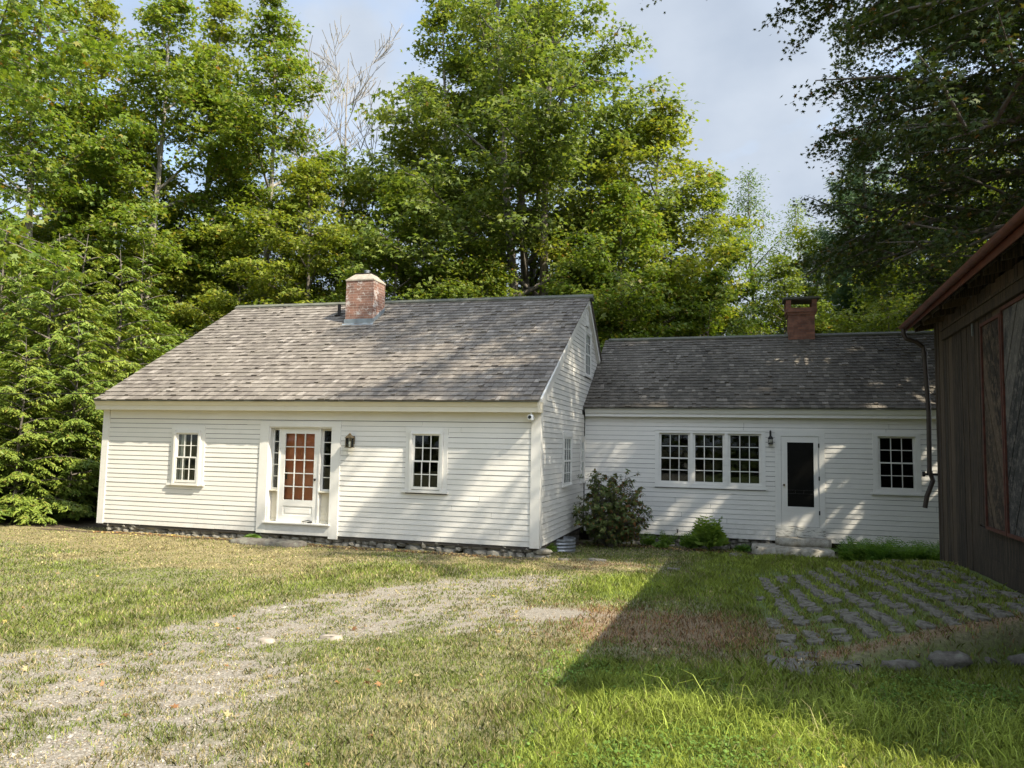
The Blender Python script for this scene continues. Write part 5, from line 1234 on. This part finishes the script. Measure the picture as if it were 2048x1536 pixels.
def grass(N, seed, tallmode=False):
    rs = np.random.RandomState(seed); x, y, d = visible_samples(rs, N, half=.62 if tallmode else .78)
    if tallmode: x = rs.uniform(1.2, 7.2, N); y = rs.uniform(-10.3, -7.3, N); d = np.hypot(x-CAM.x, y-CAM.y)
    k = masks(x, y); ok = on_lawn(x, y)
    dens = 1.0-.80*k['grav']-.55*k['brown']*(1-.4*k['n3'])-.9*k['litter']-.85*k['wood']+.0*k['lush']
    edge_ = -7.15+.60*(x-4.1); row_ = (y+6.32)/.345; fc = np.abs(((x-4.08+.022*row_)/.258) % 1-.5)*2   # 1 on a column of stones
    cob = (x > 3.85) & (y > -7.1+.60*(x-4.1)) & (y < -.5+.45*(x-4)); dens = np.where(cob, np.where(fc > .52, .26, .85), dens)
    if tallmode: dens = k['tall']*1.2+.12*k['lush']
    # tufts
    tf_ = .55+.45*np.clip(fbm(x, y, 44, 9.0, 3)*2+.3, 0, 1); dens = dens*(tf_*(1-k['grav'])+k['grav']*(np.clip(fbm(x, y, 45, 8.0, 3)*4+.35, 0, 1.4)+np.clip(fbm(x, y, 46, 21.0, 2)*4-.2, 0, 1.2))*1.45)
    ok &= rs.uniform(size=N) < dens
    x, y, d = x[ok], y[ok], d[ok]; k = {a: b[ok] for a, b in k.items()}; cob = cob[ok]; n = len(x)
    h = (.022+.032*rs.uniform(size=n)**1.5)*(1+1.0*k['lush']-.3*k['dry']-.3*k['grav'])*(1+.35*k['n1'])
    h = np.where(cob, h*.85, h)+.05*k['tall']*rs.uniform(size=n)
    if tallmode: h = rs.uniform(.04, .20, n)**1.0*(.45+.75*k['tall'])*np.where(rs.uniform(size=n) < .12, 1.35, .85)
    w = np.maximum(.0027, d*.00056)*rs.uniform(.7, 1.4, n)*(1.0 if not tallmode else .8)
    a = rs.uniform(0, 2*np.pi, n); lean = rs.uniform(.2, .95, n)*h*(1.0 if not tallmode else 1.15); b = rs.uniform(0, 2*np.pi, n)
    z = ground_z(x, y)-.006; P0 = np.stack([x, y, z], 1); sdv = np.stack([np.cos(a), np.sin(a), 0*a], 1)*w[:, None]; ld = np.stack([np.cos(b), np.sin(b), 0*b], 1)*lean[:, None]
    up_ = np.array([0, 0, 1.0])
    mid = P0+ld*.32+up_*(h*.62)[:, None]; tip = P0+ld+up_*(h*(.98 if not tallmode else .85))[:, None]
    if tallmode:
        q1 = P0+ld*.12+up_*(h*.45)[:, None]; q2 = P0+ld*.48+up_*(h*.85)[:, None]; q3 = P0+ld*.95+up_*(h*.92)[:, None]; q4 = P0+ld*1.25+up_*(h*.80)[:, None]
        e = [(P0, 1), (q1, .95), (q2, .75), (q3, .45), (q4, .05)]; V = np.stack([np.stack([a_[0]-sdv*a_[1], a_[0]+sdv*a_[1], b_[0]+sdv*b_[1], b_[0]-sdv*b_[1]], 1) for a_, b_ in zip(e[:-1], e[1:])], 1).reshape(-1, 4, 3)
    else: V = np.stack([P0-sdv, P0+sdv, mid+sdv*.7, tip, mid-sdv*.7], 1)
    g = np.array([.195, .22, .048]); lg = np.array([.25, .30, .045]); dg = np.array([.125, .165, .036]); tan = np.array([.37, .31, .15]); br = np.array([.27, .155, .075])
    r1 = rs.uniform(size=(n, 1)); lu = k['lush'][:, None]; dr = np.clip(k['dry']*.62+.22+.30*k['grav']+.30*k['n2']+.2*k['n1'], 0.03, .88)[:, None]
    c = g*(1-r1)+dg*r1; c = c*(1-lu)+(lg*(1-r1*.5)+g*r1*.5)*lu
    isdry = rs.uniform(size=(n, 1)) < dr*(1-lu*.75); c = np.where(isdry, tan*rs.uniform(.55, 1.15, (n, 1)), c)
    isbr = rs.uniform(size=n) < k['brown']*.85; c[isbr] = br*rs.uniform(.5, 1.3, (isbr.sum(), 1))
    c = c*rs.uniform(.62, 1.5, (n, 1))*(1+.30*k['n3'][:, None])
    if tallmode: c = np.repeat(c, 4, 0)
    return V, c
V, c = grass(620000, 1); tag(link('grass', np_mesh('grass', V, V.shape[1], GR.m, c)), 'short patchy lawn grass, part green and part dried tan', 'grass', kind='stuff')
V, c = grass(34000, 2, True); tag(link('long_grass', np_mesh('long_grass', V, V.shape[1], GR.m, np.clip(c*1.15, 0, 1))), 'longer arching green grass along the front of the barn shadow', 'grass', kind='stuff')
def clover():
    rs = np.random.RandomState(9); N = 52000; x = rs.uniform(.8, 6.2, N); y = rs.uniform(-10.8, -7.0, N); k = masks(x, y)
    ok = (rs.uniform(size=N) < k['lush']*np.clip(fbm(x, y, 77, 2.2, 3)*2.2+.35, 0, 1)) & on_lawn(x, y); x, y = x[ok], y[ok]; n = len(x)
    z = ground_z(x, y)+rs.uniform(.015, .05, n); c0 = np.stack([x, y, z], 1); nr = np.array([0, 0, 1.0])+rs.normal(size=(n, 3))*.35; dv = rs.normal(size=(n, 3))
    V = leaves(c0, nr, dv, rs.uniform(.012, .026, n), np.array([(0, -.5, 0), (.42, -.2, .05), (.5, .25, .05), (0, .5, -.05), (-.5, .25, .05), (-.42, -.2, .05)], float))
    c = np.array([.12, .20, .035])*rs.uniform(.7, 1.5, (n, 1)); return V, c
V, c = clover(); tag(link('clover', np_mesh('clover', V, 6, GR.m, c)), 'low clover leaves mixed in the bright green grass', 'clover', kind='stuff')
def pebbles():
    rs = np.random.RandomState(6); x, y, d = visible_samples(rs, 150000, d1=14); k = masks(x, y); ok = (rs.uniform(size=len(x)) < k['grav']*.9+.02) & on_lawn(x, y) & (x < 3.2); x, y, d = x[ok], y[ok], d[ok]; n = len(x)
    r = np.maximum(rs.uniform(.003, .010, n)*(1+1.2*(rs.uniform(size=n) > .96)), d*.0004); z = ground_z(x, y)+r*.1
    o = np.array([(1, 0, 0), (0, 1, 0), (-1, 0, 0), (0, -1, 0), (0, 0, 1)], float)[None]*rs.uniform(.6, 1.3, (n, 5, 1))*r[:, None, None]; o[:, :, 2] *= .7
    a = rs.uniform(0, 6.28, n); ca, sa = np.cos(a)[:, None], np.sin(a)[:, None]; ox = o[:, :, 0]*ca-o[:, :, 1]*sa; oy = o[:, :, 0]*sa+o[:, :, 1]*ca
    p = np.stack([ox+x[:, None], oy+y[:, None], o[:, :, 2]+z[:, None]], -1); f = p[:, [[0, 1, 4], [1, 2, 4], [2, 3, 4], [3, 0, 4]]].reshape(-1, 3, 3)
    g = rs.uniform(.30, .95, (n, 1)); c = np.where(rs.uniform(size=(n, 1)) < .6, np.array([.37, .33, .275]), np.array([.31, .235, .15]))*g; c = np.repeat(c, 4, 0)
    return f, c
PB = Mat('pebble_stone'); pa = PB.n('ShaderNodeAttribute'); pa.attribute_name = 'Col'; PB.base(pa.outputs['Color']).rough(.85)
V, c = pebbles(); tag(link('gravel', np_mesh('gravel', V, 3, PB.m, c)), 'loose grey gravel scattered over the worn track', 'gravel', kind='stuff')
def fallen():
    rs = np.random.RandomState(13); xs = []; ys = []
    x = rs.uniform(-10.2, -.4, 900); y = -.16-np.abs(rs.normal(size=900))*.20; xs.append(x); ys.append(y)
    x = rs.uniform(.0, 4.3, 420); y = 3.9-np.abs(rs.normal(size=420))*.35; xs.append(x); ys.append(y)
    x, y, d = visible_samples(rs, 420, d1=16); xs.append(x); ys.append(y)
    x = np.concatenate(xs); y = np.concatenate(ys); ok = on_lawn(x, y); x, y = x[ok], y[ok]; n = len(x); z = ground_z(x, y)+rs.uniform(.01, .03, n)
    V = leaves(np.stack([x, y, z], 1), np.array([0, 0, 1.0])+rs.normal(size=(n, 3))*.35, rs.normal(size=(n, 3)), rs.uniform(.045, .085, n), M5)
    pal = np.array([(.42, .30, .14), (.33, .17, .07), (.50, .38, .20), (.25, .12, .05), (.55, .42, .12)]); c = pal[rs.randint(0, 5, n)]*rs.uniform(.7, 1.2, (n, 1)); return V, c
V, c = fallen(); tag(link('fallen_leaves', np_mesh('fallen_leaves', V, V.shape[1], GR.m, c)), 'dry fallen leaves along the foundation and over the lawn', 'leaves', kind='stuff')
# seedy weed stalks standing in the long grass
for i, (x, y, h, lab) in enumerate([(3.9, -8.35, .46, 'tallest thin weed stalk with tiny flower heads in the long grass'), (4.55, -8.6, .34, 'thin seedy weed stalk right of the tallest one'), (4.95, -8.75, .28, 'short thin weed stalk nearest the barn in the long grass')]):
    rs = random.Random(90+i); m = MB(); z0 = gz(x, y); t = empty('weed_stalk', (x, y, z0)); tag(t, lab, 'weed')
    top = (rs.uniform(-.04, .04), rs.uniform(-.04, .04), h); m.tube([(0, 0, 0), (top[0]*.4, top[1]*.4, h*.5), top], [.003, .0025, .0015], 5); hd = MB()
    for k in range(9):
        u = .55+.45*k/9; b = (top[0]*u, top[1]*u, h*u); a = k*2.4; e = (b[0]+.05*math.cos(a), b[1]+.05*math.sin(a), b[2]+.035); m.tube([b, e], [.0015, .001], 4); hd.blob(e, (.006, .006, .007), rs, 6, 4, .1)
    m.build('stem', 'herb', t, world=False); hd.build('flower_head', 'herb', t, world=False)
